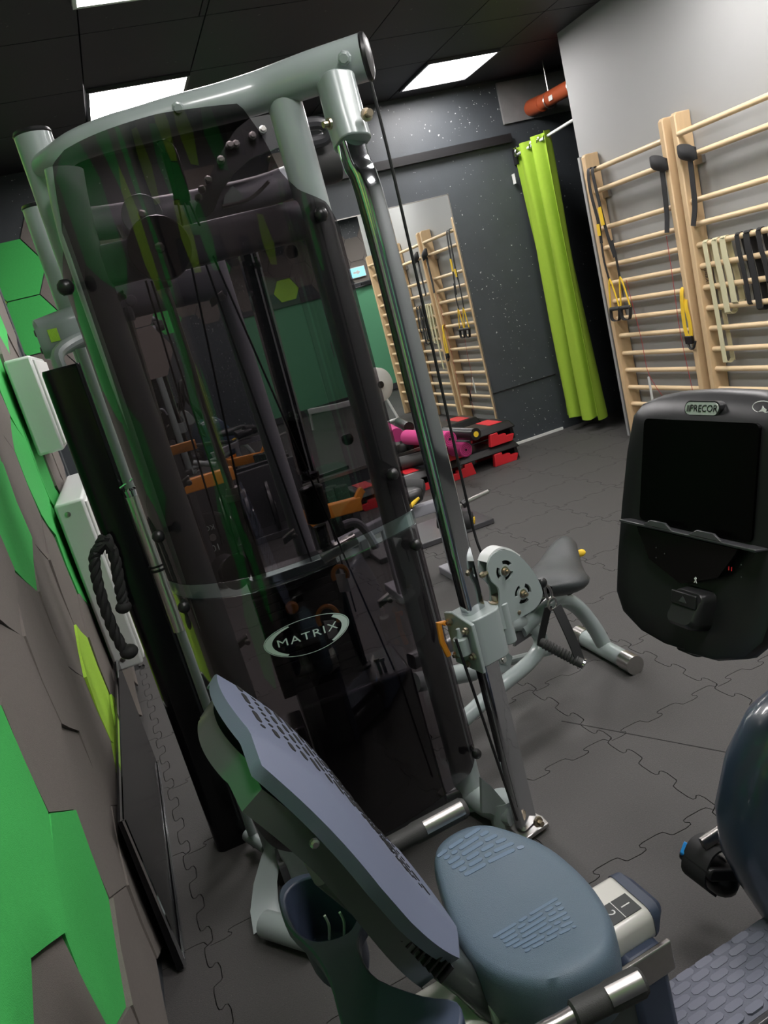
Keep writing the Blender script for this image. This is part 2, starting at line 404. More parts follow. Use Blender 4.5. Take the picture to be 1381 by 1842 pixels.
greens = {(1, 1.59), (2, 1.375), (2, .95), (1, .73), (3, 1.16), (3, 2.45), (4, 2.66), (2, 3.95), (3, 3.73), (3, 3.3), (4, 3.52), (5, 3.73), (2, 3.52), (5, 3.3), (6, 3.95), (1, 3.73), (4, 1.0), (6, 1.4), (5, 2.02), (6, 2.66), (7, 1.59), (5, 4.2), (1, -.5), (3, -.1), (5, .3), (4, -.5), (6, .5), (2, -.3)}
limes = {(0, 3.1), (1, 2.88), (0, 2.66), (5, 1.16), (3, .3), (6, 3.1)}
for r_, z in enumerate(HROWS):
    if z > CEIL-.2: continue
    off = .0 if r_ % 2 else .215
    for k in range(-3, 13):
        y = 1.16+.43*k+off
        if y > 4.72 or y < -.8: continue
        near = lambda S: any(rr == r_ and abs(yy-y) < .216 for rr, yy in S)
        c = 'g' if near(greens) else 'l' if near(limes) else 'b'
        tilt = Matrix.Rotation(rnd.uniform(-.02, .02), 4, 'X') @ Matrix.Rotation(rnd.uniform(-.02, .02), 4, 'Y')
        piece('foam_hexagon', rnd.choice(HEX[c]), wl, mw_left @ Matrix.Translation((y, z, .004+rnd.uniform(0, .003))) @ tilt)
def hex_on_y(x, z, c, y, flip, par):
    sgn = 1 if flip else -1     # facing +y or -y
    m = Matrix(((-sgn, 0, 0, x), (0, 0, sgn, y), (0, 1, 0, z), (0, 0, 0, 1))) @ Matrix.Rotation(PI/6, 4, 'Z')
    piece('foam_hexagon', rnd.choice(HEX[c]), par, m)
fg = {(-.413, 2.66): 'g', (-.413, 2.22): 'g', (1.62, 2.69): 'g'}
for col in range(-3, 3):
    for row in range(0, 4):
        x = -.413+.379*col; z = 2.66-.438*row+(.219 if col % 2 else 0)
        if z > 3.2 or z < 1.7 or x > .4: continue
        c = 'g' if (col == 0 and row < 2) else 'l' if (col == -1 and row == 1) else 'b'
        hex_on_y(x, z, c, MY-.004, False, wf)
for x, z, c in ((1.62, 2.69, 'g'), (1.62-.379, 2.69+.219, 'b'), (2.0, 2.9, 'b'), (1.62-.758, 2.69, 'b')): hex_on_y(x, z, c, MY-.004, False, wf)
for col in range(0, 20):
    for row in range(0, 4):
        x = -.2+.379*col; z = 2.36+.438*row+(.219 if col % 2 else 0)
        if z > 3.2 or x > 6.4: continue
        c = rnd.choices('bgl', (.62, .28, .1))[0]
        hex_on_y(x, z, c, -1.018, True, wb)
# mirror on the far wall
mi = thing('wall_mirror', 'large wall mirror on the dark far wall behind the equipment', 'mirror', (1.75, MY-.01, .26))
obj('mirror_glass', MB().box(((0.1+3.4)/2, MY-.006, (.29+2.47)/2), (3.3, .012, 2.18)), MIRR, mi, smooth_ang=0)
obj('mirror_frame', MB().box((1.75, MY-.008, .275), (3.32, .016, .03)).box((3.404, MY-.008, 1.38), (.008, .016, 2.2)).box((1.75, MY-.008, 2.474), (3.32, .016, .008)), STEEL, mi, smooth_ang=0)
# glazed doors in the wall behind the camera (seen in the mirror)
for k, (x0, x1) in enumerate(((2.6, 4.25), (4.45, 5.5))):
    d = struct('door_%d' % (k+1), MB().box((x0-.05, -1.0, 1.05), (.1, .09, 2.1)).box((x1+.05, -1.0, 1.05), (.1, .09, 2.1)).box(((x0+x1)/2, -1.0, 2.13), (x1-x0+.2, .09, .1)).box(((x0+x1)/2, -1.0, .06), (x1-x0, .07, .12)), DARKP, smooth_ang=0, bevel=.004)
    obj('glass_pane', MB().box(((x0+x1)/2, -1.005, 1.1), (x1-x0, .012, 1.98)), GREENP, d, smooth_ang=0)
    obj('door_handle', MB().tube([(x1-.1, -.96, .95), (x1-.1, -.94, .95), (x1-.1, -.94, 1.25), (x1-.1, -.96, 1.25)], .012, 8), STEEL, d)
obj('door_closer', MB().box((5.2, -.93, 2.13), (.3, .05, .06)).tube([(5.1, -.9, 2.1), (4.9, -.89, 2.09)], .01, 6), BLACK, bpy.data.objects['door_2'])
es = thing('exit_sign', 'small lit cyan exit sign above the glazed door, seen in the mirror', 'sign', (5.05, -.99, 2.28))
obj('housing', MB().box((5.05, -.985, 2.37), (.32, .05, .2)), WHITEP, es, bevel=.006)
obj('lit_face', MB().box((5.05, -.957, 2.37), (.29, .006, .17)), EXITG, es, smooth_ang=0)
obj('arrow_mark', MB().prism([(-.1, -.02), (-.02, -.02), (-.02, -.05), (.06, 0), (-.02, .05), (-.02, .02), (-.1, .02)], (5.05, -.9535, 2.37), (1, 0, 0), (0, 0, 1), -.002), WHITEP, es, smooth_ang=0)
# ================================================================== grey wall: wall bars, curtain, pipe
RZ = [2.245, 2.09, 1.80, 1.645, 1.505, 1.36, 1.21, 1.065, .92, .77, .625, .475, .33, .18]
XF = 4.0
def wall_bars(y0, y1, ztop, label):
    t = thing('wall_bars', label, 'wall bars', (GX-.08, (y0+y1)/2, 0), 'pine wall bars on the grey wall')
    for y in (y0, y1):
        pr = [(-.066, 0), (.066, 0), (.066, ztop), (-.05, ztop), (-.066, ztop-.02)]
        obj('upright', MB().prism(pr, (XF+.07, y+.024, 0), (1, 0, 0), (0, 0, 1), .048), WOOD, t, smooth_ang=20, bevel=.007)
    for i, z in enumerate(RZ):
        x = XF+.02 if i == 0 else XF+.045
        obj('rung', MB().tube([(x, y0+.02, z), (x, y1-.02, z)], .0195, 12), WOODR, t)
    for yb in (y1-.05, y0+.05): obj('wall_bracket', MB().box((GX-.02, yb, 2.05), (.03, .1, .05)), STEEL, t, smooth_ang=0)
    return t
wall_bars(4.80, 5.735, 2.385, 'pine wall bars beside the lime curtain, hung with suspension straps')
wall_bars(3.74, 4.675, 2.385, 'pine wall bars with cream and black loop bands, right of the first set')
wall_bars(2.66, 3.62, 2.385, 'pine wall bars cut off by the right edge of the picture')
struct('trim_4', MB().box((GX-.012, G1-.02, 1.2), (.024, .03, 2.4)), GRAYW, smooth_ang=0)

def ribbon(pts, wdir, wd, th=.003):
    wdir = V(wdir).normalized(); pts = [V(p) for p in pts]; mb = MB()
    pf = [(-wd/2, -th/2), (wd/2, -th/2), (wd/2, th/2), (-wd/2, th/2)]
    vs = []; fs = []
    for i, p in enumerate(pts):
        t = (pts[min(i+1, len(pts)-1)]-pts[max(i-1, 0)]).normalized(); nn = t.cross(wdir).normalized(); wv = nn.cross(t).normalized()
        vs += [p+wv*a+nn*b for a, b in pf]
    n = len(pts)
    for i in range(n-1):
        for a in range(4): b = (a+1) % 4; fs.append((4*i+a, 4*i+b, 4*i+4+b, 4*i+4+a))
    fs += [(3, 2, 1, 0), (4*n-4, 4*n-3, 4*n-2, 4*n-1)]
    return mb.add(vs, fs)
def loop_band(y, z, L, wd, matl, label, group, lean=.02, spread=.03):
    X = XF+.045; pts = []
    for k in range(21):
        a = PI*k/20; pts.append((X-.024*math.cos(a)-.0, y, z+.024*math.sin(a)))
    pts = pts[::-1]
    front = [(X-.024-.004, y-lean*.3, z-.1), (X-.026-.004, y-lean, z-L*.6)]
    bot = [(X-.024+spread*math.cos(a)*.5, y-lean*1.3, z-L-spread*.5*math.sin(a)) for a in (PI, PI*.75, PI*.5, PI*.25, 0)]
    back = [(X+.03, y-lean, z-L*.6), (X+.027, y-lean*.3, z-.1)]
    P = pts+back[::-1]+[(q[0]+.01, q[1], q[2]) for q in bot[::-1]]+front[::-1]
    # order: over the rung from back to front, then front down, bottom, back up
    P = [(X+.024, y, z)]+[(X+.024*math.cos(a), y, z+.024*math.sin(a)) for a in [PI*k/8 for k in range(1, 8)]]+[(X-.024, y, z)]+front+[(X-.03+spread*(1-math.cos(PI*k/8))*.5+.0, y-lean*1.3, z-L-spread*.5*math.sin(PI*k/8)) for k in range(9)]+back+[(X+.024, y, z-.005)]
    return solo('resistance_band', ribbon(smooth(P, 3), (0, 1, 0), wd, .004), matl, label, 'resistance band', group)
for k, (y, L, wd) in enumerate(((4.565, .80, .04), (4.475, .46, .05), (4.40, .40, .05))):
    loop_band(y, RZ[4], L, wd, CREAM, ['longest cream loop band, nearest the left upright of the second wall bars', 'cream loop band hanging second from the left on the second wall bars', 'short cream loop band beside the black bands on the second wall bars'][k], 'cream loop bands on the second wall bars', lean=.03, spread=.07)
letters('THERA', .034, lambda x, y, z: V((XF-.016, 4.55-y, RZ[4]-.2-x)), 'band_lettering', BLACK, bpy.data.objects['resistance_band'])
for k, (y, L, wd) in enumerate(((4.27, .42, .036), (4.19, .46, .05), (4.09, .30, .036))):
    loop_band(y, RZ[4], L, wd, BLACKW, ['narrow black loop band next to the cream ones', 'wide black loop band in the middle of the three black ones', 'short black loop band rightmost on the second wall bars'][k], 'black loop bands on the second wall bars', lean=.03, spread=.06)

def suspension(y, label, zt=2.24, drop=1.0):
    t = thing('suspension_trainer', label, 'suspension trainer', (XF-.02, y, zt-drop))
    X = XF-.02
    obj('strap', ribbon(smooth([(X+.04, y, zt+.0), (X+.03, y, zt+.028), (X, y, zt+.01), (X-.012, y, zt-.15), (X-.01, y-.03, zt-.4), (X-.01, y-.02, zt-.55)], 4), (0, 1, 0), .035, .004), BLACKW, t)
    obj('strap', ribbon(smooth([(X+.04, y-.06, zt+.0), (X+.02, y-.06, zt+.026), (X-.005, y-.06, zt-.02), (X-.01, y-.09, zt-.3), (X-.012, y-.12, zt-.5), (X-.01, y-.16, zt-.68)], 4), (0, 1, 0), .035, .004), BLACKW, t)
    obj('yellow_tab', ribbon([(X-.018, y-.085, zt-.28), (X-.018, y-.095, zt-.42)], (0, 1, 0), .04, .005).add(*_rb([(X-.02, y-.03, zt-.40), (X-.02, y-.025, zt-.49)], .036)), YEL, t, )
    for s, yy in ((0, y-.02), (1, y-.16)):
        obj('lower_strap', ribbon(smooth([(X-.01, yy, zt-.55), (X-.014, yy-.02*s, zt-.7), (X-.012, yy-.02, zt-.85)], 4), (0, 1, 0), .02, .006), BLACKW, t)
        hz = zt-drop-.02; yc = yy-.04
        obj('handle_strap', MB().tube(smooth([(X-.02, yc-.06, hz), (X-.015, yy-.03, zt-.84), (X-.02, yc+.06, hz)], 5), .007, 6), YEL, t)
        obj('foot_loop', ribbon(smooth([(X-.02, yc-.06, hz), (X-.03, yc-.05, hz-.08), (X-.02, yc+.0, hz-.10), (X-.03, yc+.05, hz-.08), (X-.02, yc+.06, hz)], 4), (1, 0, 0), .03, .004), BLACKW, t)
        obj('grip', MB().lathe((X-.02, yc-.065, hz), (0, 1, 0), [(.012, 0), (.017, .005), (.016, .065), (.017, .125), (.012, .13)], 10), GRIP, t)
    return t
def _rb(pts, wd):
    m = ribbon(pts, (0, 1, 0), wd, .005); return m.v, m.f
suspension(5.66, 'black and yellow suspension straps with grips on the left wall bars', 2.24, 1.06)
suspension(3.72, 'black suspension straps with yellow tabs on the right-hand wall bars', 2.24, .62)
def door_anchor(y, zt, ybot, label):
    t = thing('strap_anchor', label, 'door anchor', (XF, y, zt-.55), 'black padded strap anchors on the wall bars')
    X = XF+.0
    def pil(u, v):
        a, b = (u-.5)*2, (v-.5)*2; bulge = .026*(1-a*a)*(1-b*b)
        return (X-.005-bulge, y+.075*a, zt+.01+.038*b+.025*a)
    obj('pad', MB().grid(pil, 8, 8, .02), BLACKW, t)
    obj('strap', ribbon(smooth([(X, y+.0, zt-.03), (X-.005, y+.0, zt-.16), (X-.008, y+.01, zt-.33), (X-.02, ybot, zt-.46)], 4), (0, 1, 0), .045, .006), BLACKW, t)
door_anchor(4.845, 2.1, 4.87, 'black padded strap anchor at the right end of the left wall bars')
door_anchor(4.56, 2.1, 4.60, 'black padded strap anchor at the left end of the second wall bars')
t = thing('yellow_strap_loop', 'yellow webbing loop with black carabiner on the left wall bars', 'strap', (XF-.02, 4.8, .82))
obj('webbing', ribbon(smooth([(XF+.04, 4.835, 1.21), (XF+.02, 4.835, 1.24), (XF-.005, 4.835, 1.2), (XF-.01, 4.85, 1.02), (XF-.012, 4.84, .9), (XF-.012, 4.80, .88), (XF-.012, 4.79, .98), (XF-.005, 4.81, 1.12), (XF+.03, 4.82, 1.19)], 5), (0, 1, 0), .035, .004), YEL, t)
obj('buckle', MB().box((XF-.016, 4.815, .86), (.03, .07, .06)).tube(smooth([(XF-.01, 4.84, .84), (XF-.02, 4.82, .80), (XF-.02, 4.78, .80), (XF-.01, 4.76, .85)], 4), .01, 6), BLACK, t, bevel=.006)
for k, (pts, lb) in enumerate((([(XF-.005, 4.90, 1.62), (XF, 4.91, 1.3), (XF, 4.92, .9), (XF, 4.88, .4), (XF, 4.87, .2)], 'thin red cord hanging beside the right upright of the left wall bars'),
                               ([(XF, 5.45, 1.37), (XF-.005, 5.38, .9), (XF-.005, 5.36, .6), (XF, 5.2, .35), (XF, 5.18, .15)], 'thin red cord hanging below the suspension grips'))):
    solo('red_cord', MB().tube(smooth(pts, 5), .0022, 5), REDT, lb, 'cord', 'red cords on the wall bars')
solo('jump_rope_handle', MB().lathe((XF-.01, 5.2, .28), (0, 0, 1), [(.006, 0), (.009, .01), (.008, .12), (.004, .14)], 8), BLACK, 'small black handle dangling low on the left wall bars', 'handle')
solo('hanging_tag', MB().box((XF-.005, 5.37, .48), (.006, .022, .2)), WHITEP, 'pale narrow tag hanging low on the left wall bars', 'tag')

# curtain on its rod, closing the doorway between grey wall and mirror wall
rod = thing('curtain_rod', 'white metal curtain rod from the dark wall to the grey wall', 'curtain rod', (GX+.02, 6.5, 2.66))
obj('rod', MB().tube([(GX+.02, G1+.0, 2.70), (GX+.02, MY-.05, 2.67)], .013, 10), WHITEM, rod)
obj('bracket', MB().box((GX+.02, MY-.03, 2.66), (.02, .06, .14)).box((GX+.02, MY-.06, 2.66), (.03, .05, .03)), BLACK, rod, bevel=.003)
cu = thing('curtain', 'lime green eyelet curtain hanging in folds on the white rod', 'curtain', (GX+.02, 6.66, .12))
CY0, CY1 = 6.99, 6.385
def cur(u, v):
    y = CY0+(CY1-CY0)*u; z = .13+(2.735-.13)*v
    ph = u*PI*2*2.6
    amp = .045+.035*(1-v)
    return (GX+.02+amp*math.sin(ph+.4*math.sin(3*v))+.012*math.sin(2.3*ph+5*v), y+.02*math.sin(2*ph)*(.5+.5*(1-v))-.02*(1-v)*u, z+.012*math.sin(ph*1.5)*(1-v))
obj('cloth', MB().grid(cur, 90, 40, .003), LIMEC, cu, smooth_ang=80)
for u in (.06, .27, .52, .74, .93):
    y = CY0+(CY1-CY0)*u
    obj('eyelet', MB().tube([(GX+.02+.03*math.cos(a), y+.012*math.sin(a*2), 2.685+.03*math.sin(a)) for a in [2*PI*k/14 for k in range(14)]], .007, 6, closed=True), CHROME, cu)
obj('care_tag', MB().box((GX-.05, 6.985, 2.47), (.003, .05, .09)), WHITEP, cu, smooth_ang=0)
# drain pipe under the bare slab behind the curtain
pp = thing('drain_pipe', 'orange plastic drain pipe hung from the ceiling above the curtain', 'pipe', (4.42, 6.5, 2.98))
obj('pipe_body', MB().tube([(4.42, 5.3, 2.98), (4.42, MY, 3.045)], .063, 18).lathe((4.42, 6.78, 3.03), (0, 1, .09), [(.063, 0), (.073, .005), (.073, .2), (.063, .21)], 18), ORPIPE, pp)
for y in (6.66, 6.28):
    obj('clamp', MB().tube([(4.42+.067*math.cos(a), y, 3.015+.067*math.sin(a)) for a in [2*PI*k/16 for k in range(16)]], .008, 6, closed=True), STEEL, pp)
    obj('hanger_rod', MB().tube([(4.42, y, 3.08), (4.42, y, CEIL+.05)], .006, 6), STEEL, pp)
obj('pipe_sticker', MB().box((4.357, 6.55, 3.01), (.004, .06, .04)), WHITEP, pp, smooth_ang=0)
struct('trim_5', MB().box((4.75, MY-.01, 3.14), (1.25, .03, .36)), CONC, smooth_ang=0)

# ================================================================== left wall boxes and glossy panel
def wallbox(name, label, cat, y0, y1, z0, z1, dx, screws):
    t = thing(name, label, cat, (WL, (y0+y1)/2, z0))
    obj('casing', MB().box((WL+dx/2+.035, (y0+y1)/2, (z0+z1)/2), (dx, y1-y0, z1-z0)), WHITEM, t, bevel=.012)
    obj('front_cover', MB().box((WL+dx+.039, (y0+y1)/2, (z0+z1)/2), (.012, y1-y0-.03, z1-z0-.04)), WHITEP, t, bevel=.004)
    if screws:
        for z in (z0+.05, z1-.05): obj('screw', MB().lathe((WL+.035+dx*.35, y0+.001, z), (0, -1, 0), [(.012, 0), (.012, .004), (.006, .006)], 10), STEEL, t)
    return t
wallbox('radiator', 'white flat radiator low on the left wall behind the black column', 'radiator', 3.45, 4.5, .46, 1.24, .12, True)
wallbox('wall_cabinet', 'white metal cabinet high on the left wall beside the green hexagons', 'cabinet', 3.6, 4.3, 1.44, 1.85, .11, False)
gp = thing('leaning_panel', 'glossy black panel with chrome edge leaning on the left wall behind the bike', 'panel', (WL+.05, 2.9, 0))
obj('sheet', MB().box((WL+.055, 2.75, .27), (.018, 1.3, .52), ex=(1, 0, .06)), GLOSSB, gp, smooth_ang=0)
obj('edge_strip', MB().tube([(WL+.058, 2.1, .53), (WL+.058, 3.4, .53)], .006, 6).tube([(WL+.062, 2.1, .53), (WL+.07, 2.1, .02)], .006, 6).tube([(WL+.07, 2.12, .02), (WL+.07, 3.4, .02)], .006, 6), CHROME, gp)
# ================================================================== cable tower
ct = thing('cable_tower', 'grey steel cable tower with smoked front shield and curved top beam', 'gym machine', (.37, 2.225, 0))
UA, UB = -.318, .298
def ztube(a, b, z0, z1, r, seg=16): return MB().tube([T(a, b, z0), T(a, b, z1)], r, seg)
ov = [(.047*math.cos(2*PI*k/24), .047*math.sin(2*PI*k/24)) for k in range(24)]
obj('upright', MB().sweep(smooth([T(UB, 0, .02), T(UB, 0, 1), T(UB-.003, 0, 1.9), T(UB-.008, 0.008, 2.255)], 4), ov, up=TN), PAINT, ct)
obj('upright', MB().sweep(smooth([T(UA+.01, 0, .02), T(UA, 0, 1), T(UA-.008, 0, 1.9), T(UA-.004, 0, 2.08), T(UA+.012, 0, 2.20)], 4), ov, up=TN), PAINT, ct)
bp_ = [atb(x, y, b) for x, y, b in ((655, 103, .12), (560, 133, .06), (470, 165, .0), (400, 186, .0), (320, 206, .0), (250, 226, .0), (208, 237, .0), (165, 251, -.01), (130, 266, -.02), (105, 283, -.05), (82, 300, -.12))]
beam_path = smooth(bp_, 4)
obj('top_beam', MB().tube(beam_path, .056, 24, scale=[1-.36*min(1, i/(len(beam_path)*.8)) for i in range(len(beam_path))]), PAINT, ct)
e0 = (beam_path[0]-beam_path[1]).normalized()
obj('end_cap', MB().lathe(beam_path[0], e0, [(.056, -.001), (.058, .004), (.055, .012), (.04, .018), (.001, .021)], 24), BLACK, ct)
P1 = T(-.360, -.15, 0)
obj('rear_post', MB().tube([P1+V((0, 0, .02)), P1+V((0, 0, 2.33))], .049, 20), PAINT, ct)
obj('post_cap', MB().lathe(P1+V((0, 0, 2.33)), (0, 0, 1), [(.049, 0), (.051, .004), (.048, .012), (.03, .015)], 20), BLACK, ct)
P2 = T(-.452, -.6, 0)
obj('rear_post', MB().tube([P2+V((0, 0, .02)), P2+V((0, 0, 2.245))], .042, 20), PAINT, ct)
obj('post_cap', MB().lathe(P2+V((0, 0, 2.245)), (0, 0, 1), [(.042, 0), (.044, .004), (.041, .012), (.03, .015)], 20), BLACK, ct)
def beam_bolt(px, py):
    c = atb(px, py, .12 if px > 500 else 0); c -= (CC-c).normalized()*.0; nn = CC-c; ed = (beam_path[0]-beam_path[1]).normalized() if px > 500 else TU; nn = (nn - ed*nn.dot(ed)).normalized()
    obj('beam_bolt', MB().lathe(c+nn*(.052 if px > 500 else .038), nn, [(.018, 0), (.016, .009), (.012, .011), (.011, .017)], 8), PAINT, ct)
beam_bolt(624, 103); beam_bolt(317, 196)
# chrome post at the right with its top bracket
XP = V((.756, 1.992, 0)); ce1 = V((math.cos(.2), math.sin(.2), 0)); ce2 = V((-ce1.y, ce1.x, 0))
cp_ = smooth([XP+V((0, 0, .03)), XP+V((0, 0, 1.0)), XP+V((0, 0, 1.88)), XP+V((-.012, .012, 2.04)), XP+V((-.002, .05, 2.2))], 5)
obj('chrome_post', MB().sweep(cp_, rrect(.074, .042, .012, 5), up=V((-math.sin(.42), math.cos(.42), 0))), CHROME, ct)
bc = cp_[-1]
obj('post_bracket', MB().sweep([XP+V((-.008, .014, 2.075)), XP+V((-.004, .035, 2.14)), XP+V((.005, .06, 2.24))], rrect(.088, .09, .03, 5), up=ce2), PAINT, ct, bevel=.004)
obj('bracket_bolt', MB().lathe(XP+V((.028, -.028, 2.125)), -ce2, [(.016, 0), (.016, .006), (.009, .007), (.009, .022)], 10), BRASS, ct)
obj('bracket_bolt', MB().lathe(XP+V((-.055, .01, 2.13)), -ce1, [(.014, 0), (.014, .006), (.008, .007), (.008, .02)], 10), BRASS, ct)
obj('chrome_foot', MB().prism([(-.05, -.05), (.05, -.05), (.06, -.01), (.05, .05), (-.05, .05)], XP+V((0, 0, .012)), ce1, ce2, .014), STEEL, ct, bevel=.003)
obj('foot_bolt', MB().lathe(XP+V((.02, -.045, .055)), -ce2, [(.017, 0), (.017, .008), (.009, .01), (.009, .024)], 8), BRASS, ct)
# curved foot plates
def foot_plate(pl, n):
    P = [atp(px, py, pl, n) for px, py in ((866, 1400), (885, 1416), (905, 1440), (925, 1466), (937, 1492))]
    Q = [q+V((-.02, .02, -.13+.03*i)) for i, q in enumerate(P)]
    mb = MB(); vs = []
    for q, r in zip(P, Q): r = V((r.x, r.y, max(.004, r.z))); vs += [q, r]
    th = n*-.012; m = len(vs); vs += [q+th for q in vs]
    fs = [(2*i, 2*i+1, 2*i+3, 2*i+2) for i in range(4)]+[(m+2*i+2, m+2*i+3, m+2*i+1, m+2*i) for i in range(4)]
    fs += [(2*i+2, m+2*i+2, m+2*i, 2*i) for i in range(4)]+[(2*i+1, m+2*i+1, m+2*i+3, 2*i+3) for i in range(4)]+[(0, m, m+1, 1), (m-2, m-1, 2*m-1, 2*m-2)]
    return mb.add(vs, fs)
obj('foot_plate', foot_plate(XP+V((-.06, .03, 0)), V((.17, -.985, 0))), PAINT, ct)
obj('base_tube', MB().tube(smooth([T(UB, .0, .07), T(UB+.03, .08, .05), T(UB+.085, .17, .05)], 5), .042, 14), PAINT, ct)
obj('base_collar', MB().tube([T(UB+.06, .13, .0), T(UB+.06, .13, .1)], .047, 14), PAINT, ct)
obj('base_beam', MB().sweep([T(UA-.05, -.02, .06), T(UB+.02, -.02, .06)], rrect(.1, .1, .02)), DARKP, ct)
# left curved plate seen behind the cup holder
lp_ = [atz(x, y, z) for x, y, z in ((488, 1498, .12), (470, 1540, .10), (456, 1590, .07), (450, 1640, .04), (456, 1681, .01))]
lq_ = [atz(x, y, z) for x, y, z in ((512, 1515, .10), (498, 1550, .08), (492, 1590, .06), (494, 1625, .035), (500, 1652, .012))]
mbp = MB(); vs = []
for a_, b_ in zip(lp_, lq_): vs += [a_, b_]
vs += [q+V((.012, .008, -.004)) for q in vs]; m = 10
mbp.add(vs, [(2*i, 2*i+1, 2*i+3, 2*i+2) for i in range(4)]+[(m+2*i+2, m+2*i+3, m+2*i+1, m+2*i) for i in range(4)]+[(2*i+2, m+2*i+2, m+2*i, 2*i) for i in range(4)]+[(2*i+1, m+2*i+1, m+2*i+3, 2*i+3) for i in range(4)]+[(0, m, m+1, 1), (8, 9, 19, 18)])
obj('foot_plate', mbp, PAINT, ct)
obj('base_tube', MB().tube([atz(478, 1662, .04), atz(570, 1690, .045)], .04, 14), PAINT, ct)
obj('base_tube', MB().tube([atz(445, 1502, .05), atz(480, 1525, .05)], .022, 12), PAINT, ct)
# cross beams, centre post, rods behind the shield
obj('cross_beam', MB().sweep([T(UA, -.01, 1.955), T(UB, -.01, 1.952)], rrect(.07, .105, .022), up=(0, 0, 1)), PAINT2, ct)
obj('cross_beam', MB().sweep([atb(205, 548, -.28), atb(400, 503, -.28)], rrect(.08, .1, .03), up=(0, 0, 1)), PAINT2, ct)
obj('cross_bolt', MB().lathe(atb(236, 541, -.235), TN, [(.017, 0), (.015, .01), (.001, .013)], 10), PAINT2, ct)
obj('centre_post', MB().tube([T(.045, -.3, .05), T(.018, -.3, 2.0)], .032, 16), PAINT2, ct)
obj('rear_beam', MB().tube(smooth([atb(150, 405, -.42), atb(220, 396, -.42), atb(350, 372, -.42), atb(470, 345, -.44), atb(560, 310, -.46), atb(600, 287, -.46)], 4), .05, 18), PAINT2, ct)
obj('beam_sleeve', MB().lathe(atb(545, 300, -.46), TU, [(.07, 0), (.072, .01), (.072, .10), (.068, .115), (.03, .118)], 20), GRIP, ct)
def hang_bar(): return smooth([atb(540, 226, -.35), atb(572, 222, -.35), atb(590, 232, -.35), atb(584, 250, -.36), atb(550, 258, -.37)], 6)
obj('hook_bar', MB().tube(hang_bar(), .02, 10), DARKP, ct)
pl_o = [(482, 206), (450, 212), (425, 232), (404, 262), (385, 300), (368, 340), (352, 372), (350, 392), (372, 390), (384, 380), (398, 345), (420, 312), (450, 285), (482, 272), (505, 262), (500, 215)]
def on2(px, py, b): p = atb(px, py, b)-TC; return (p.dot(TU), p.z)
obj('arc_plate', MB().prism([on2(*p, -.32) for p in pl_o], TC+TN*-.32, TU, (0, 0, 1), -.014), DARKP, ct)
for p in ((472, 234), (454, 245), (424, 260), (413, 262), (397, 288), (374, 324), (363, 341), (357, 356)):
    obj('plate_bolt', MB().lathe(atb(*p, -.30), TN, [(.012, -.01), (.012, .008), (.007, .009), (.007, .02)], 8), STEEL, ct)
def disc(name, px, py, b, r, th, matl):
    o = obj(name, MB().lathe(atb(px, py, b), TN, [(r*.96, -th/2), (r, -th/2+.004), (r, th/2-.004), (r*.97, th/2)], 28), matl, ct)
    obj('axle_bolt', MB().lathe(atb(px, py, b)+TN*(th/2), TN, [(.013, 0), (.013, .006), (.007, .007), (.007, .014)], 8), STEEL, o)
    return o
disc('pulley_cover', 256, 388, -.14, .056, .03, PAINT)
disc('pulley_cover', 287, 447, .03, .082, .036, DARKP)
obj('cable_guide', MB().sweep(smooth([atb(290, 270, -.12), atb(300, 268, -.12), atb(312, 300, -.12), atb(325, 345, -.12), atb(328, 368, -.12)], 4), rrect(.045, .02, .006), up=TN), GLOSSB, ct)
obj('adjust_bracket', MB().tube([atb(214, 405, -.15), atb(225, 432, -.15)], .006, 8).tube([atb(222, 428, -.15), atb(238, 425, -.15), atb(240, 440, -.15), atb(224, 442, -.15)], .005, 6), STEEL, ct)
obj('lever_wire', MB().tube(smooth([atb(483, 327, -.2), atb(460, 350, -.2), atb(440, 362, -.2), atb(400, 372, -.2)], 5), .006, 6), STEEL, ct)
obj('disc_plate', MB().prism([on2(*p, -.36) for p in ((400, 370), (405, 350), (418, 334), (432, 346), (440, 362))], TC+TN*-.36, TU, (0, 0, 1), -.01), PAINT, ct)
def rod(name, p0, p1, b, r, matl): obj(name, MB().tube([atb(*p0, b), atb(*p1, b)], r, 10), matl, ct)
rod('guide_rod', (292, 505), (418, 888), -.1, .013, STEEL)
obj('rod_collar', MB().lathe(atb(422, 888, -.1), (0, 0, 1), [(.022, -.02), (.03, -.018), (.03, .0), (.024, .004), (.022, .02)], 14), STEEL, ct)
obj('rod_socket', MB().lathe(atb(290, 500, -.1), (0, 0, 1), [(.024, -.03), (.024, .03)], 14), DARKP, ct)
rod('guide_rod', (422, 895), (530, 1240), -.1, .022, IRON)
rod('selector_rail', (440, 455), (548, 850), -.08, .022, CHROME)
rod('selector_rail', (455, 450), (562, 850), -.08, .012, CHROME)
obj('rail_holes', MB().prism([on2(*p, -.055) for p in ((438, 460), (450, 456), (556, 845), (544, 850))], TC+TN*-.055, TU, (0, 0, 1), -.004), GLOSSB, ct)
obj('rail_sleeve', MB().lathe(atb(566, 905, -.08), (.02, 0, 1), [(.03, -.06), (.038, -.055), (.038, .05), (.03, .055)], 16).lathe(atb(560, 862, -.08), (0, 0, 1), [(.02, 0), (.028, .004), (.028, .02), (.02, .024)], 14), BLACK, ct)
rod('selector_rail', (575, 945), (655, 1210), -.08, .02, GLOSSB)
obj('rail_socket', MB().lathe(atb(655, 1215, -.08), (0, 0, 1), [(.034, -.06), (.034, .04), (.028, .045)], 14), BLACK, ct)
rod('side_rod', (232, 570), (330, 905), -.18, .009, STEEL)
obj('rod_clip', MB().lathe(atb(232, 565, -.18), (0, 0, 1), [(.014, -.02), (.016, 0), (.012, .02)], 10), PAINT2, ct)
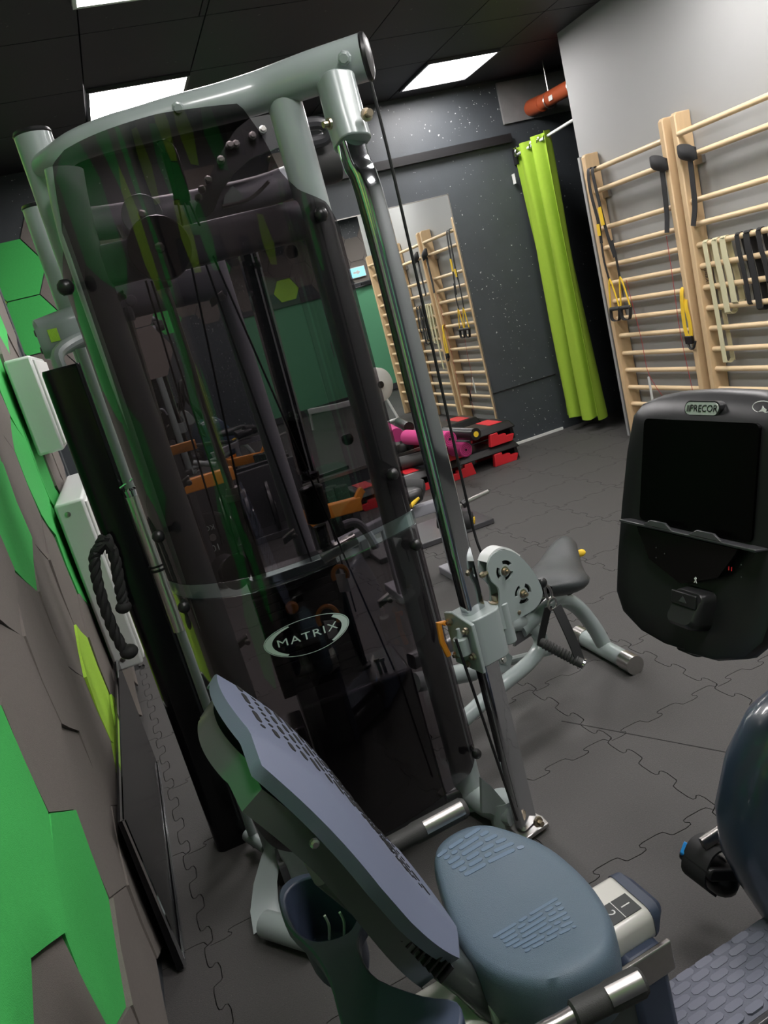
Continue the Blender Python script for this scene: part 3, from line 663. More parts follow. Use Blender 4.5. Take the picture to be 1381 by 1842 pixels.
rod('side_rod', (335, 890), (420, 1160), -.18, .009, DARKP)
for (p0, p1, b) in (((320, 365), (455, 1000), -.02), ((331, 365), (560, 1010), -.02), ((340, 362), (720, 1230), .02), ((262, 505), (400, 980), -.1), ((272, 505), (470, 1120), -.1), ((480, 545), (640, 1100), -.25)):
    obj('cable', MB().tube([atb(*p0, b), atb(*p1, b)], .003, 6), BLACK, ct)
# inner rope clip screws and knobs that hold the shield
for px, py, b, r in ((118, 517, .06, .022), (577, 386, .075, .02), (525, 453, -.02, .02), (625, 790, .05, .018), (706, 853, .075, .019), (748, 980, .075, .019), (857, 1356, .075, .017), (285, 965, .07, .018), (331, 1092, .07, .018)):
    c = atb(px, py, b)
    obj('knob', MB().ball(c, r, 12).lathe(c, -TN, [(r*.5, 0), (r*.5, .05)], 8), BLACK, ct)
for px, py in ((330, 870), (435, 1155), (212, 537), (390, 538), (520, 965), (690, 1080)):
    c = atb(px, py, -.03)
    obj('clip', MB().box(c, (.045, .02, .022), ex=TU+V((0, 0, .4))).lathe(c+TN*.01+TU*.016, TN, [(.009, 0), (.009, .014)], 8), STEEL, ct, bevel=.003)
obj('guide_block', MB().sweep([atb(578, 1003, -.05), atb(640, 968, -.05)], rrect(.05, .035, .01), up=(0, 0, 1)), STEEL, ct)
obj('curved_tube', MB().tube(smooth([atb(618, 945, -.1), atb(640, 940, -.1), atb(662, 960, -.1), atb(676, 985, -.1)], 4), .014, 10), PAINT2, ct)
# weight stack
for k in range(14):
    z = .60+.029*k
    wp = MB().box(T(-.05, -.12, z), (.28, .11, .0255), ex=TU)
    o = obj('weight_plate', wp, IRON, ct, smooth_ang=0, bevel=.003)
obj('selector_pin', MB().lathe(T(-.085, -.062, .885), TN, [(.008, 0), (.008, .03), (.02, .032), (.02, .045), (.015, .05)], 12), ORANGE, ct)
obj('stack_pulley', MB().lathe(atb(415, 1028, -.1), V((.5, -.86, 0)), [(.05, -.03), (.055, -.028), (.04, -.01), (.04, .01), (.055, .028), (.05, .03)], 20), IRON, ct)
obj('base_box', MB().box(T(.03, -.06, .305), (.36, .22, .58), ex=TU), DARKP, ct, bevel=.012)
obj('base_step', MB().box(T(-.205, .0, .28), (.1, .12, .53), ex=TU), DARKP, ct, bevel=.008)
obj('box_screw', MB().lathe(atb(688, 1218, .02), (0, .3, 1), [(.006, 0), (.006, .05), (.01, .052), (.01, .06)], 8).lathe(atb(697, 1217, .02), (0, .3, 1), [(.006, 0), (.006, .05), (.01, .052), (.01, .06)], 8), STEEL, ct)
# smoked shield in two curved sheets
SHP = smooth([(-.405, -.07, 0), (-.385, -.02, 0), (-.35, .045, 0), (-.29, .105, 0), (-.22, .155, 0), (-.14, .178, 0), (-.04, .178, 0), (.07, .155, 0), (.15, .128, 0), (.235, .092, 0), (.30, .060, 0), (.345, .030, 0)], 6)
def shb(a):
    for p, q in zip(SHP, SHP[1:]):
        if a <= q.x: return p.y+(q.y-p.y)*(a-p.x)/(q.x-p.x)
    return SHP[-1].y
def sha(u):
    t_ = u*(len(SHP)-1); k = min(int(t_), len(SHP)-2); return SHP[k].x+(SHP[k+1].x-SHP[k].x)*(t_-k)
SA0, SA1 = -.405, .345
def ztop(a):
    K = [(-.405, 1.93), (-.40, 1.962), (-.385, 1.99), (-.365, 2.03), (-.35, 2.08), (-.34, 2.14), (-.325, 2.2), (-.285, 2.218), (-.053, 2.235), (.152, 2.235), (.19, 2.155), (.213, 2.06), (.25, 2.015), (.30, 1.99), (.325, 1.975), (.345, 1.92)]
    for (a0, z0), (a1, z1) in zip(K, K[1:]):
        if a <= a1: return z0+(z1-z0)*(a-a0)/(a1-a0)
    return K[-1][1]
def up_sheet(u, v):
    a = sha(u); z0 = 1.075; return T(a, shb(a), z0+(ztop(a)-z0)*v)
def lo_sheet(u, v):
    a = sha(u); e = max(0, (a-.29)/.055, (-.36-a)/.045); z0 = .17+.05*e*e; return T(a, shb(a), z0+(1.03-z0)*v)
obj('upper_shield', MB().grid(up_sheet, 72, 20, .005), SMOKE, ct, smooth_ang=50)
lo = obj('lower_shield', MB().grid(lo_sheet, 48, 14, .005), SMOKE, ct, smooth_ang=50)
def joint(u, v):
    a = sha(u); return T(a, shb(a)+.004, 1.03+.045*v)
obj('shield_joint', MB().grid(joint, 48, 2, .009), CLEAR, ct, smooth_ang=50)
def on_sh(cx, cz, rot=-.03):
    c_, s_ = math.cos(rot), math.sin(rot)
    def f(x, y, z):
        a = cx+c_*x-s_*y; return T(a, shb(a)+.007, cz+s_*x+c_*y)
    return f
LA, LZ = -.078, .865
def ellipse_ring(cx, cz, rx, rz, w0, name, k0=0, k1=64, wf=None):
    f = on_sh(cx, cz); vs = []; fs = []
    ks = list(range(k0, k1+1))
    for k in ks:
        t_ = 2*PI*k/64; w_ = wf(t_) if wf else w0
        vs += [f((rx)*math.cos(t_), (rz)*math.sin(t_), 0), f((rx-w_)*math.cos(t_), (rz-w_*.6)*math.sin(t_), 0)]
    n = len(ks); vs2 = [p+TN*.0008 for p in vs]
    fs = [(2*i, 2*i+2, 2*i+3, 2*i+1) for i in range(n-1)]
    return obj(name, MB().add(vs2, fs), PRINT, lo, smooth_ang=0)
ellipse_ring(LA, LZ, .125, .052, .0025, 'logo_ring')
ellipse_ring(LA, LZ, .1215, .0485, .004, 'logo_crescent', 20, 42, lambda t: .004+.016*max(0, -math.cos(t))**2)
ellipse_ring(LA, LZ, .1215, .0485, .004, 'logo_crescent', -10, 8, lambda t: .004+.016*max(0, math.cos(t))**2)
letters('MATRIX', .031, (lambda f: lambda x, y, z: f(x*1.42, y, z))(on_sh(LA, LZ)), 'logo_letters', PRINT, lo, space=1.18)
# the long cable on the right, running down to the carriage
wire = smooth([atp(x, y, XP+V((.1, .05, 0)), V((.17, -.985, 0))) for x, y in ((667, 148), (690, 240), (716, 350), (760, 545), (800, 725), (836, 885), (855, 965), (868, 1000), (876, 1024))], 4)
obj('cable', MB().tube(wire, .0045, 6), BLACK, ct)
obj('cable', MB().tube([atp(820, 1150, XP+V((-.03, -.05, 0)), V((.17, -.985, 0))), atp(930, 1475, XP+V((-.03, -.05, 0)), V((.17, -.985, 0)))], .0045, 6), BLACK, ct)
# carriage on the chrome post
cn = -ce2; CZ = .70
cg = obj('carriage', MB().sweep([XP+V((0, 0, CZ-.075)), XP+V((0, 0, CZ+.075))], rrect(.125, .125, .035, 5), up=ce2).sweep([XP+ce1*.075+cn*.02+V((0, 0, CZ-.055)), XP+ce1*.075+cn*.02+V((0, 0, CZ+.075))], rrect(.05, .07, .024, 4), up=ce2), PAINT, ct, bevel=.004)
obj('side_plate', MB().prism([(-.07, -.085), (.065, -.085), (.065, .08), (.02, .09), (-.07, .07)], XP-ce1*.063+V((0, 0, CZ)), ce2, (0, 0, 1), .012), PAINT, cg, bevel=.003)
for q, (s, z) in enumerate(((-.045, .05), (-.05, -.03), (.03, .06), (.04, -.05), (-.01, -.065))):
    obj('carriage_bolt', MB().lathe(XP-ce1*.066+ce2*s+V((0, 0, CZ+z)), -ce1, [(.011, 0), (.011, .008), (.006, .009), (.006, .016)], 8), BRASS, cg)
obj('cable_stop', MB().lathe(XP-ce1*.085+cn*.03+V((0, 0, CZ-.0)), (0, 0, 1), [(.02, -.02), (.022, -.018), (.022, .03), (.01, .034), (.006, .05), (.006, .06)], 12), PAINT, cg)
obj('hinge_bolt', MB().lathe(XP+ce1*.075+cn*.02+V((0, 0, CZ+.075)), (0, 0, 1), [(.024, 0), (.024, .004), (.013, .005), (.013, .022)], 12), BRASS, cg)
obj('pull_knob', MB().tube([XP-ce1*.07+ce2*.06+V((0, 0, CZ+.05+.0)), XP-ce1*.09+ce2*.06+V((0, 0, CZ+.06)), XP-ce1*.095+ce2*.06+V((0, 0, CZ)), XP-ce1*.085+ce2*.06+V((0, 0, CZ-.05))], .009, 8), ORANGE, cg)
PP0 = XP+cn*.045
def onpl(px, py):
    p = atp(px, py, PP0, cn)-PP0; return (p.dot(ce1), p.z)
pul = [(876, 1032), (875, 1015), (881, 1000), (896, 990), (914, 990), (932, 1000), (951, 1020), (966, 1044), (973, 1065), (969, 1081), (957, 1096), (935, 1109), (916, 1120), (913, 1128), (895, 1128), (896, 1085), (896, 1070), (893, 1056), (882, 1045)]
pul2 = smooth2([onpl(*p) for p in pul], 3)
def slot(cx, cy, r0, r1, a0, a1, n=8):
    o = [(cx+r1*math.cos(math.radians(a0+(a1-a0)*k/n)), cy+r1*math.sin(math.radians(a0+(a1-a0)*k/n))) for k in range(n+1)]
    return o+[(cx+r0*math.cos(math.radians(a1+(a0-a1)*k/n)), cy+r0*math.sin(math.radians(a1+(a0-a1)*k/n))) for k in range(n+1)]
holes = []; cents = [onpl(905, 1026), onpl(938, 1067)]
for c, rot in zip(cents, (20, -15)):
    for k in range(3): holes.append(slot(*c, .019, .031, rot+k*120, rot+k*120+75))
obj('pulley_plate', MB().prism(pul2, PP0, ce1, (0, 0, 1), .007, holes), PAINT, cg)
obj('rear_plate', MB().prism(pul2, PP0-cn*.042, ce1, (0, 0, 1), .007), PAINT, cg)
rim = smooth([PP0+ce1*x+V((0, 0, z))-cn*.02 for x, z in (onpl(876, 1012), onpl(882, 998), onpl(897, 987), onpl(914, 988), onpl(934, 1000))], 4)
obj('plate_rim', MB().sweep(rim, [(-.022, -.003), (.022, -.003), (.022, .003), (-.022, .003)], up=(0, 0, 1)), WHITEM, cg)
for c in cents:
    P = PP0+ce1*c[0]+V((0, 0, c[1]))
    w_ = obj('pulley_wheel', MB().lathe(P-cn*.032, cn, [(.036, 0), (.04, .003), (.032, .012), (.04, .021), (.036, .024)], 22), BLACK, cg)
    obj('pulley_axle', MB().lathe(P+cn*.0, cn, [(.014, 0), (.014, .008), (.009, .009), (.009, .018), (.005, .019), (.005, .026)], 10), BRASS, cg)
obj('plate_screw', MB().lathe(PP0+ce1*onpl(931, 1101)[0]+V((0, 0, onpl(931, 1101)[1])), cn, [(.007, 0), (.007, .008), (.004, .01)], 8), BRASS, cg)
obj('plate_screw', MB().lathe(PP0+ce1*onpl(868, 1034)[0]+V((0, 0, onpl(868, 1034)[1])), ce1, [(.006, -.01), (.01, 0), (.006, .012), (.006, .03)], 8), BRASS, cg)
bs = atp(974, 1048, PP0-cn*.02, cn)
obj('cable_ball', MB().ball(bs, .017, 12), BLACK, cg)
# strap grip hanging from the carriage cable
HP = PP0-cn*.02
h = thing('cable_grip', 'black webbing stirrup with ribbed grip hung from the pulley carriage', 'cable grip', tuple(atp(1010, 1185, HP, cn)))
def hp(px, py, o=0.0): return atp(px, py, HP, cn)+cn*o
obj('carabiner', MB().tube(smooth([hp(980, 1052), hp(988, 1058), hp(992, 1072), hp(986, 1078), hp(981, 1066)], 4, True), .0045, 6, closed=True), STEEL, h)
obj('ring', MB().tube([hp(993, 1086)+ce1*(.017*math.cos(a))+V((0, 0, .02*math.sin(a))) for a in [2*PI*k/16 for k in range(16)]], .0035, 6, closed=True), STEEL, h)
obj('strap', ribbon(smooth([hp(990, 1092, -.01), hp(990, 1120, -.025), hp(990, 1150, -.04), hp(990, 1166, -.045)], 4), ce1, .03, .004), BLACKW, h)
obj('strap', ribbon(smooth([hp(997, 1090, .01), hp(1006, 1120, .025), hp(1018, 1155, .035), hp(1027, 1184, .04)], 4), ce1, .034, .004), BLACKW, h)
g0_, g1_ = hp(990, 1160, -.05), hp(1029, 1188, .05)
gm = MB().tube([g0_, g1_], .0155, 12)
for k in range(11): gm.lathe(g0_.lerp(g1_, .1+.07*k), g1_-g0_, [(.0155, 0), (.0178, .002), (.0178, .005), (.0155, .007)], 12)
obj('grip', gm, GRIP, h)
obj('grip_end', MB().lathe(g1_, g1_-g0_, [(.019, -.006), (.02, .0), (.012, .004), (.012, -.004)], 14), CHROME, h)
# second orange-ringed handle seen behind the shield
for p, r, lb in (((590, 1112), .040, 'orange ring handle with white tag behind the shield print'), ((612, 1034), .028, 'small orange ring handle above the shield print')):
    hh = thing('ring_handle', lb, 'handle', tuple(T(on2(*p, -.02)[0], -.02, on2(*p, -.02)[1]-r)))
    c = atb(*p, -.02)
    obj('ring', MB().tube([c+TU*(r*.8*math.cos(a))+V((0, 0, r*math.sin(a))) for a in [PI*k/10-.6 for k in range(14)]], .0075, 8), ORANGE, hh)
    obj('tag', MB().box(c-V((0, 0, r*.95)), (.034, .004, .06), ex=TU+V((0, 0, -.25))), WHITEP, hh, smooth_ang=0)
# black covered column, rope, lever arm at the left
bc_ = thing('black_column', 'glossy black covered column standing between left wall and cable tower', 'machine column', (-.115, 2.64, 0))
obj('cover', MB().sweep([(-.115, 2.64, .0), (-.115, 2.64, 1.735), (-.115, 2.64, 1.745)], rrect(.13, .135, .03, 5), up=(0, 1, 0), scale=[1, 1, .96]), GLOSSB, bc_)
obj('stem', MB().tube(smooth([(-.125, 2.66, 1.735), (-.12, 2.70, 1.79), (-.05, 2.76, 1.82), (.02, 2.79, 1.82)], 4), .02, 10), PAINT, bc_)
obj('wire_clip', MB().box((-.165, 2.60, 1.05), (.05, .05, .10)), BLACK, bc_, bevel=.01)
obj('lever_head', MB().sweep([V((-.165, 2.80, 1.845)), V((-.155, 2.80, 1.845)), V((-.02, 2.83, 1.865)), V((.12, 2.88, 1.88))], rrect(.10, .135, .045, 5), up=(0, 0, 1), scale=[.86, 1, 1, 1]), PAINT, bc_)
for dz in (.025, -.03): obj('cap_screw', MB().lathe(V((-.166, 2.79, 1.845+dz)), V((-1, -.2, 0)), [(.011, 0), (.011, .004), (.006, .005)], 10), BLACK, bc_)
obj('green_sticker', MB().box(V((-.115, 2.757, 1.85)), (.03, .004, .04), ex=(.98, .2, 0)), F_LIME, bc_, smooth_ang=0)
sp = thing('sliding_pole', 'grey pole with worn chrome sleeve and scale marks left of the shield', 'pole', (-.047, 2.50, 0))
obj('pole', MB().tube([(-.047, 2.50, .02), (-.047, 2.50, 1.78)], .015, 12), PAINT, sp)
obj('chrome_sleeve', MB().tube([(-.047, 2.50, .86), (-.047, 2.50, 1.32)], .022, 14), mat('worn_chrome', (.78, .76, .72), .3, 1.0, noise=.08, nscale=50), sp)
obj('sleeve_ring', MB().lathe((-.047, 2.50, 1.07), (0, 0, 1), [(.026, 0), (.027, .002), (.027, .006), (.026, .008)], 14).lathe((-.047, 2.50, 1.085), (0, 0, 1), [(.026, 0), (.027, .002), (.027, .005), (.026, .006)], 14), BLACK, sp)
obj('sleeve_clip', MB().lathe((-.047, 2.50, 1.32), (0, 0, 1), [(.02, 0), (.022, .02), (.012, .03), (.008, .06)], 12).tube([(-.075, 2.49, 1.355), (-.02, 2.49, 1.375)], .004, 6), CHROME, sp)
rp = thing('rope_attachment', 'black braided rope with rubber ends hung on the black column', 'rope', tuple(aty(225, 1185, 2.53)))
rc = smooth([aty(*p, 2.53) for p in ((186, 968), (178, 985), (170, 1000), (172, 1030), (180, 1065), (193, 1105), (207, 1140), (222, 1168))], 5)
def braid(path, r):
    mb = MB()
    for s in range(3):
        pts = []
        for i, p in enumerate(path):
            t_ = (path[min(i+1, len(path)-1)]-path[max(i-1, 0)]).normalized(); e = t_.cross(V((1, .3, 0))).normalized(); f_ = t_.cross(e); a = i*.75+s*2*PI/3
            pts.append(p+e*(r*.5*math.cos(a))+f_*(r*.5*math.sin(a)))
        mb.tube(pts, r*.62, 8)
    return mb
obj('rope_strand', braid(rc, .017), RUBB, rp)
obj('rope_strand', braid(smooth([aty(*p, 2.53) for p in ((190, 966), (205, 1000), (212, 1035), (218, 1070), (222, 1085))], 5), .017), RUBB, rp)
obj('rubber_end', MB().ball(aty(232, 1172, 2.53), .030, 14, (1, 1, .8)), RUBB, rp)
obj('rubber_end', MB().ball(aty(222, 1092, 2.53), .026, 14, (1, 1, .8)), RUBB, rp)
obj('sleeve', MB().tube([aty(176, 990, 2.53), aty(190, 976, 2.53), aty(200, 990, 2.53)], .02, 10), BLACK, rp)
# ================================================================== recumbent bike in front
AY, BA = 1.17, math.radians(3.5)
bf = V((math.cos(BA), math.sin(BA), 0)); bl = V((-math.sin(BA), math.cos(BA), 0)); B0 = V((.4, AY, 0))
def B(f, l, z): return B0+bf*f+bl*l+V((0, 0, z))
bk = thing('recumbent_bike', 'blue-grey recumbent exercise bike with perforated backrest and dark console in the foreground', 'exercise bike', tuple(B(0, 0, 0)))
def bloc(p): q = V(p)-B0; return q.dot(bf), q.dot(bl), q.z
# seat: outline traced on its height, pressed into a cushion
SZ = .555
so = [bloc(atz(*p, SZ)) for p in ((778, 1545), (800, 1512), (850, 1488), (910, 1486), (985, 1500), (1045, 1545), (1088, 1610), (1103, 1670), (1098, 1720), (1060, 1760), (985, 1782), (905, 1762), (850, 1722), (812, 1664), (788, 1600))]
sm_ = smooth([(a, b, 0) for a, b, c in so], 5, True)
scx = sum(p.x for p in sm_)/len(sm_); scy = sum(p.y for p in sm_)/len(sm_)
ns = len(sm_); mb = MB(); vs = []; fs = []
rings = [(0.02, .0), (.25, .002), (.5, .004), (.72, .006), (.88, .006), (.945, .003), (.98, -.004), (1.0, -.02), (1.005, -.075), (.975, -.12), (.88, -.14), (.7, -.145)]
for q, dz in rings:
    for p in sm_:
        f_, l_ = scx+(p.x-scx)*q, scy+(p.y-scy)*q
        up = .022*min(1, (abs(l_-scy)/.2)**2)*(1 if q < .97 else .6) - (.03*max(0, (f_-scx)/.15)**2 if q <= 1 else 0)
        vs.append(B(f_, l_, SZ-.012+dz+up))
for r_ in range(len(rings)-1):
    for k in range(ns): l2 = (k+1) % ns; fs.append((r_*ns+k, r_*ns+l2, (r_+1)*ns+l2, (r_+1)*ns+k))
fs += [tuple(range(ns)), tuple(range((len(rings)-1)*ns, len(rings)*ns))[::-1]]
seat = obj('seat', mb.add(vs, fs), SEATP, bk, smooth_ang=60)
SEAT_TREE = BVHTree.FromPolygons([tuple(p) for p in mb.v], mb.f)
def seat_z(f_, l_):
    p = B(f_, l_, 1.0); h = SEAT_TREE.ray_cast(p, V((0, 0, -1)))
    return h[0].z if h[0] else SZ
def capsule(n=4, L=.03, w=.007):
    o = []
    for c, a0 in ((L/2-w/2, -90), (-L/2+w/2, 90)):
        for k in range(n+1): a = math.radians(a0+180*k/n); o.append((c+w/2*math.cos(a), w/2*math.sin(a)))
    return o
def dash_patch(px_quad, rows, wd_, seed):
    r = random.Random(seed); mb = MB()
    Q = [bloc(atz(*p, SZ)) for p in px_quad]   # four corners of the textured area
    for i in range(rows):
        u = (i+.5)/rows; x = r.uniform(0, .12)
        while x < .97:
            L = r.choice((.14, .24, .34, .42)); L = min(L, 1-x)
            if L < .06: break
            c = x+L/2
            def at_(v): 
                a0 = [Q[0][k]*(1-u)+Q[3][k]*u for k in (0, 1)]; a1 = [Q[1][k]*(1-u)+Q[2][k]*u for k in (0, 1)]
                return V((a0[0]*(1-v)+a1[0]*v, a0[1]*(1-v)+a1[1]*v, 0))
            p0, p1 = at_(x+.012), at_(x+L-.012); d = p1-p0; ln = d.length; d.normalize(); e = V((-d.y, d.x, 0)); m_ = (p0+p1)/2
            w_ = wd_
            cap = capsule(3, ln, w_*2); 
            top = []; 
            for a, b in cap:
                q = m_+d*a+e*b; top.append(B(q.x, q.y, seat_z(q.x, q.y)+.0014))
            n_ = len(cap); mb.add(top+[q-V((0, 0, .008)) for q in top], [tuple(range(n_))]+[(k, n_+k, n_+(k+1) % n_, (k+1) % n_) for k in range(n_)])
            x += L+.01
    return mb
for nm, quad, r_, sd in (('raised_dashes', ((782, 1550), (860, 1497), (950, 1517), (826, 1586)), 6, 3), ('raised_dashes', ((868, 1688), (1000, 1600), (1040, 1670), (948, 1716)), 7, 5)):
    o = obj(nm, dash_patch(quad, r_, .0036 if r_ == 7 else .0045, sd), SEATL, seat, smooth_ang=30); o['kind'] = 'stuff'
# backrest
LEAN = V((-.46, 0, .888)); bup = (bf*-.46+V((0, 0, .888))).normalized(); bnm = bl.cross(bup)*-1
if bnm.dot(bf) < 0: bnm = -bnm
BC = (V((-.001, 1.37, 1.112))+V((.214, .97, .715)))/2
BC = BC + bl*(0) 
HW, HH = .232, .278
def back_pt(l, v, off=0.0):
    # l across (-1 near .. 1 far), v up (-1..1); superellipse outline handled by caller
    al = abs(l); curve = -.085*max(0, al-.52)**1.1 + .022*math.sin((v+.3)*2.2) + .045
    return BC+bl*(HW*l)+bup*(HH*v)+bnm*(curve+off-.02)
def sq2disc(u, v):
    # unit square to rounded shape
    a, b = 2*u-1, 2*v-1
    k = .5
    return a*math.sqrt(1-k*b*b/2), b*math.sqrt(1-k*a*a/2)
def back_fn(off=0, s=1.0, pinch=0.0):
    def f(u, v):
        l, w_ = sq2disc(u, v); l *= s*(1-.12*max(0, w_))*(1-.10*max(0, -w_-.3)); w_ *= s
        return back_pt(l, w_, off)
    return f
br = obj('backrest', MB().grid(back_fn(), 28, 28, .022), BACKP, bk, smooth_ang=55, bevel=0)
r = random.Random(4); mbs = MB()
for i in range(17):
    v = -.82+1.6*i/16; x = -.62+r.uniform(0, .1)
    lim = .66*math.sqrt(max(.05, 1-(v*.95)**2))+.12
    x = -lim*.55+r.uniform(0, .06)
    while x < lim-.05:
        L = r.choice((.08, .16, .22)); x1 = min(lim, x+L)
        P = []
        for a, b in capsule(3, (x1-x-.03)*HW, .0105): P.append(back_pt((x+x1)/2+a/HW, v+b/HH, .0012))
        n_ = len(P); mbs.add(P+[q-bnm*.006 for q in P], [tuple(range(n_))]+[(k, n_+k, n_+(k+1) % n_, (k+1) % n_) for k in range(n_)])
        x = x1+.02
o = obj('vent_slots', mbs, JOINT, br, smooth_ang=0); o['kind'] = 'stuff'
def shell_fn(u, v):
    l, w_ = sq2disc(u, v); d = .02*(1-l*l)+.008*max(0, .3-w_)
    return back_pt(l*.88, w_*.95-.05, -.024-d)
obj('back_shell', MB().grid(shell_fn, 24, 24, .042), SHELL, bk, smooth_ang=55)
def ribs_fn(k):
    v = -.75+.75*k/13
    return MB().box(back_pt(-.82, v-.1, -.030), (.004, .012, .03), ex=bup, ez=bnm)
for k in range(14): obj('shell_rib', ribs_fn(k), BLACK, bk, smooth_ang=0)
obj('shell_screw', MB().lathe(back_pt(-.9, .42, -.03), bl*-1, [(.007, 0), (.007, .006), (.004, .008)], 8), STEEL, bk)
obj('back_post', MB().sweep(smooth([back_pt(0, -.2, -.10), back_pt(0, -.9, -.08), B(-.16, 0, .50), B(-.12, 0, .40)], 4), rrect(.11, .06, .02), up=bf), SHELL, bk)
# accessory tray with cup well behind the backrest
TZ = .60
tro = [bloc(atz(*p, TZ)) for p in ((500, 1612), (515, 1585), (545, 1571), (590, 1568), (630, 1580), (655, 1612), (660, 1650), (645, 1685), (650, 1720), (680, 1760), (760, 1790), (820, 1800), (830, 1842), (790, 1890), (640, 1920), (615, 1850), (590, 1760), (560, 1710), (515, 1665))]
tri = [bloc(atz(*p, TZ)) for p in ((512, 1618), (530, 1590), (560, 1578), (600, 1580), (635, 1600), (645, 1635), (635, 1665), (620, 1680), (590, 1690), (560, 1690), (530, 1668))]
to2 = [(p.x, p.y) for p in smooth([(a, b, 0) for a, b, c in tro], 3, True)]; ti2 = [(p.x, p.y) for p in smooth([(a, b, 0) for a, b, c in tri], 3, True)]
tray = obj('accessory_tray', MB().prism(to2, B(0, 0, TZ-.03), bf, bl, .03, [ti2]), NAVY, bk, smooth_ang=40, bevel=.006)
n_ = len(ti2); cxy = (sum(p[0] for p in ti2)/n_, sum(p[1] for p in ti2)/n_); vs = []
for dz, q in ((-.004, 1.0), (-.06, .93), (-.12, .86), (-.128, .80)):
    vs += [B(cxy[0]+(a-cxy[0])*q, cxy[1]+(b-cxy[1])*q, TZ+dz) for a, b in ti2]
for dz, q in ((-.134, .80), (-.03, 1.02)):
    vs += [B(cxy[0]+(a-cxy[0])*q, cxy[1]+(b-cxy[1])*q, TZ+dz) for a, b in ti2]
fs = [(r_*n_+k, r_*n_+(k+1) % n_, (r_+1)*n_+(k+1) % n_, (r_+1)*n_+k) for r_ in range(3) for k in range(n_)]
fs += [tuple(range(3*n_, 4*n_)), tuple(range(4*n_, 5*n_))[::-1]]+[(4*n_+k, 4*n_+(k+1) % n_, 5*n_+(k+1) % n_, 5*n_+k) for k in range(n_)]
obj('cup_well', MB().add(vs, fs), NAVY, tray, smooth_ang=50)
for p in ((585, 1668), (612, 1662)):
    c = B(*bloc(atz(*p, TZ-.06))); obj('well_clip', MB().tube(smooth([c+V((0, 0, -.03)), c+bf*.008+V((0, 0, 0)), c+bf*.006+V((0, 0, .025))], 4), .003, 6), WHITEP, tray)
obj('lower_pad', MB().sweep([B(-.31, -.02, .38), B(-.29, -.10, .36), B(-.28, -.2, .34)], rrect(.09, .05, .022), up=(0, 0, 1)), SHELL, bk, bevel=.005)
# seat carriage, rail, pedestal
obj('seat_carriage', MB().sweep([B(-.14, 0, .40), B(.10, 0, .40)], rrect(.16, .11, .03), up=(0, 0, 1)), WHITEM, bk, bevel=.006)
obj('carriage_plate', MB().box(B(-.06, -.1, .40), (.24, .01, .09), ex=bf), STEEL, bk, bevel=.003)
for f_ in (-.10, -.04, 0.0, .04): obj('carriage_bolt', MB().lathe(B(f_, -.106, .40), bl*-1, [(.014, 0), (.014, .006), (.008, .007), (.008, .018)], 8), STEEL, bk)
RZ_ = .425
obj('seat_rail', MB().sweep([B(-.45, 0.015, RZ_-.035), B(.238, .015, RZ_-.035)], rrect(.135, .07, .02, 4), up=(0, 0, 1)), RAILW, bk)
obj('rail_end', MB().sweep([B(.238, .015, RZ_-.034), B(.250, .015, RZ_-.034), B(.258, .015, RZ_-.040)], rrect(.142, .075, .025, 4), up=(0, 0, 1), scale=[1, .98, .8]), NAVY, bk)
ncen = B(*bloc(atz(1114, 1636, RZ_))); npl = obj('number_plate', MB().box(ncen+bf*-.015+V((0, 0, .0008)), (.10, .05, .002), ex=bf), DKGREY, bk, smooth_ang=0)
for k, ch in enumerate('12'):
    letters(ch, .03, (lambda c: lambda x, y, z: c-bl*x+bf*y)(ncen+bf*(.014-.036*k)+V((0, 0, .0024))), 'number', WHITEP, npl)
obj('plate_line', MB().box(ncen+bf*-.004+V((0, 0, .0022)), (.0015, .05, .0006), ex=bf), WHITEP, npl, smooth_ang=0)
obj('rail_side', MB().box(B(-.05, -.075, RZ_-.09), (.6, .012, .07), ex=bf), STEEL, bk, bevel=.003)
obj('pedestal', MB().box(B(.19, .0, .19), (.09, .16, .36), ex=bf), NAVY, bk, bevel=.015)
obj('pedestal_skirt', MB().box(B(-.02, -.01, .17), (.36, .12, .30), ex=bf), SHELL, bk, bevel=.015)
obj('base_bar', MB().sweep([B(-.38, 0, .06), B(.75, 0, .06)], rrect(.09, .09, .02), up=(0, 0, 1)), DARKP, bk)
obj('rear_foot', MB().tube([B(-.4, -.3, .035), B(-.4, .3, .035)], .035, 14), DARKP, bk)
obj('release_lever', MB().tube(smooth([atz(1090, 1690, .44), atz(1103, 1718, .42), atz(1108, 1742, .39)], 4), .008, 10), BLUE, bk)
# side handles with pulse plates
for s, (pa, pb) in ((1, ((703, 1522), (838, 1450))), (-1, ((1040, 1822), (1158, 1762)))):
    a = atz(*pa, .585); b = atz(*pb, .585); d = (b-a).normalized()
    obj('handle_arm', MB().tube(smooth([B(-.10, .16*s, .40), B(-.17, .28*s, .44), a-d*.10-V((0, 0, .02)), a-d*.02, a+d*.02], 5), .014, 12), STEEL, bk)
    hg = obj('hand_grip', MB().lathe(a-d*.01, d, [(.016, 0), (.021, .004), (.0215, .06), (.0235, .07), (.0235, (b-a).length), (.019, (b-a).length+.008), (.001, (b-a).length+.01)], 20), GRIP, bk)
    vs = []; L0, L1 = .42*(b-a).length, .93*(b-a).length; tov = (CC-(a+b)/2); tov = (tov-d*tov.dot(d)).normalized(); sd = d.cross(tov)
    for x in (L0, L1):
        for k in range(9):
            an = math.radians(-36+72*k/8); vs.append(a+d*x+(tov*math.cos(an)+sd*math.sin(an))*.0246)
    obj('pulse_plate', MB().add(vs+[q-tov*.002 for q in vs], [(k, k+1, 10+k, 9+k) for k in range(8)]), STEEL, hg, smooth_ang=60)
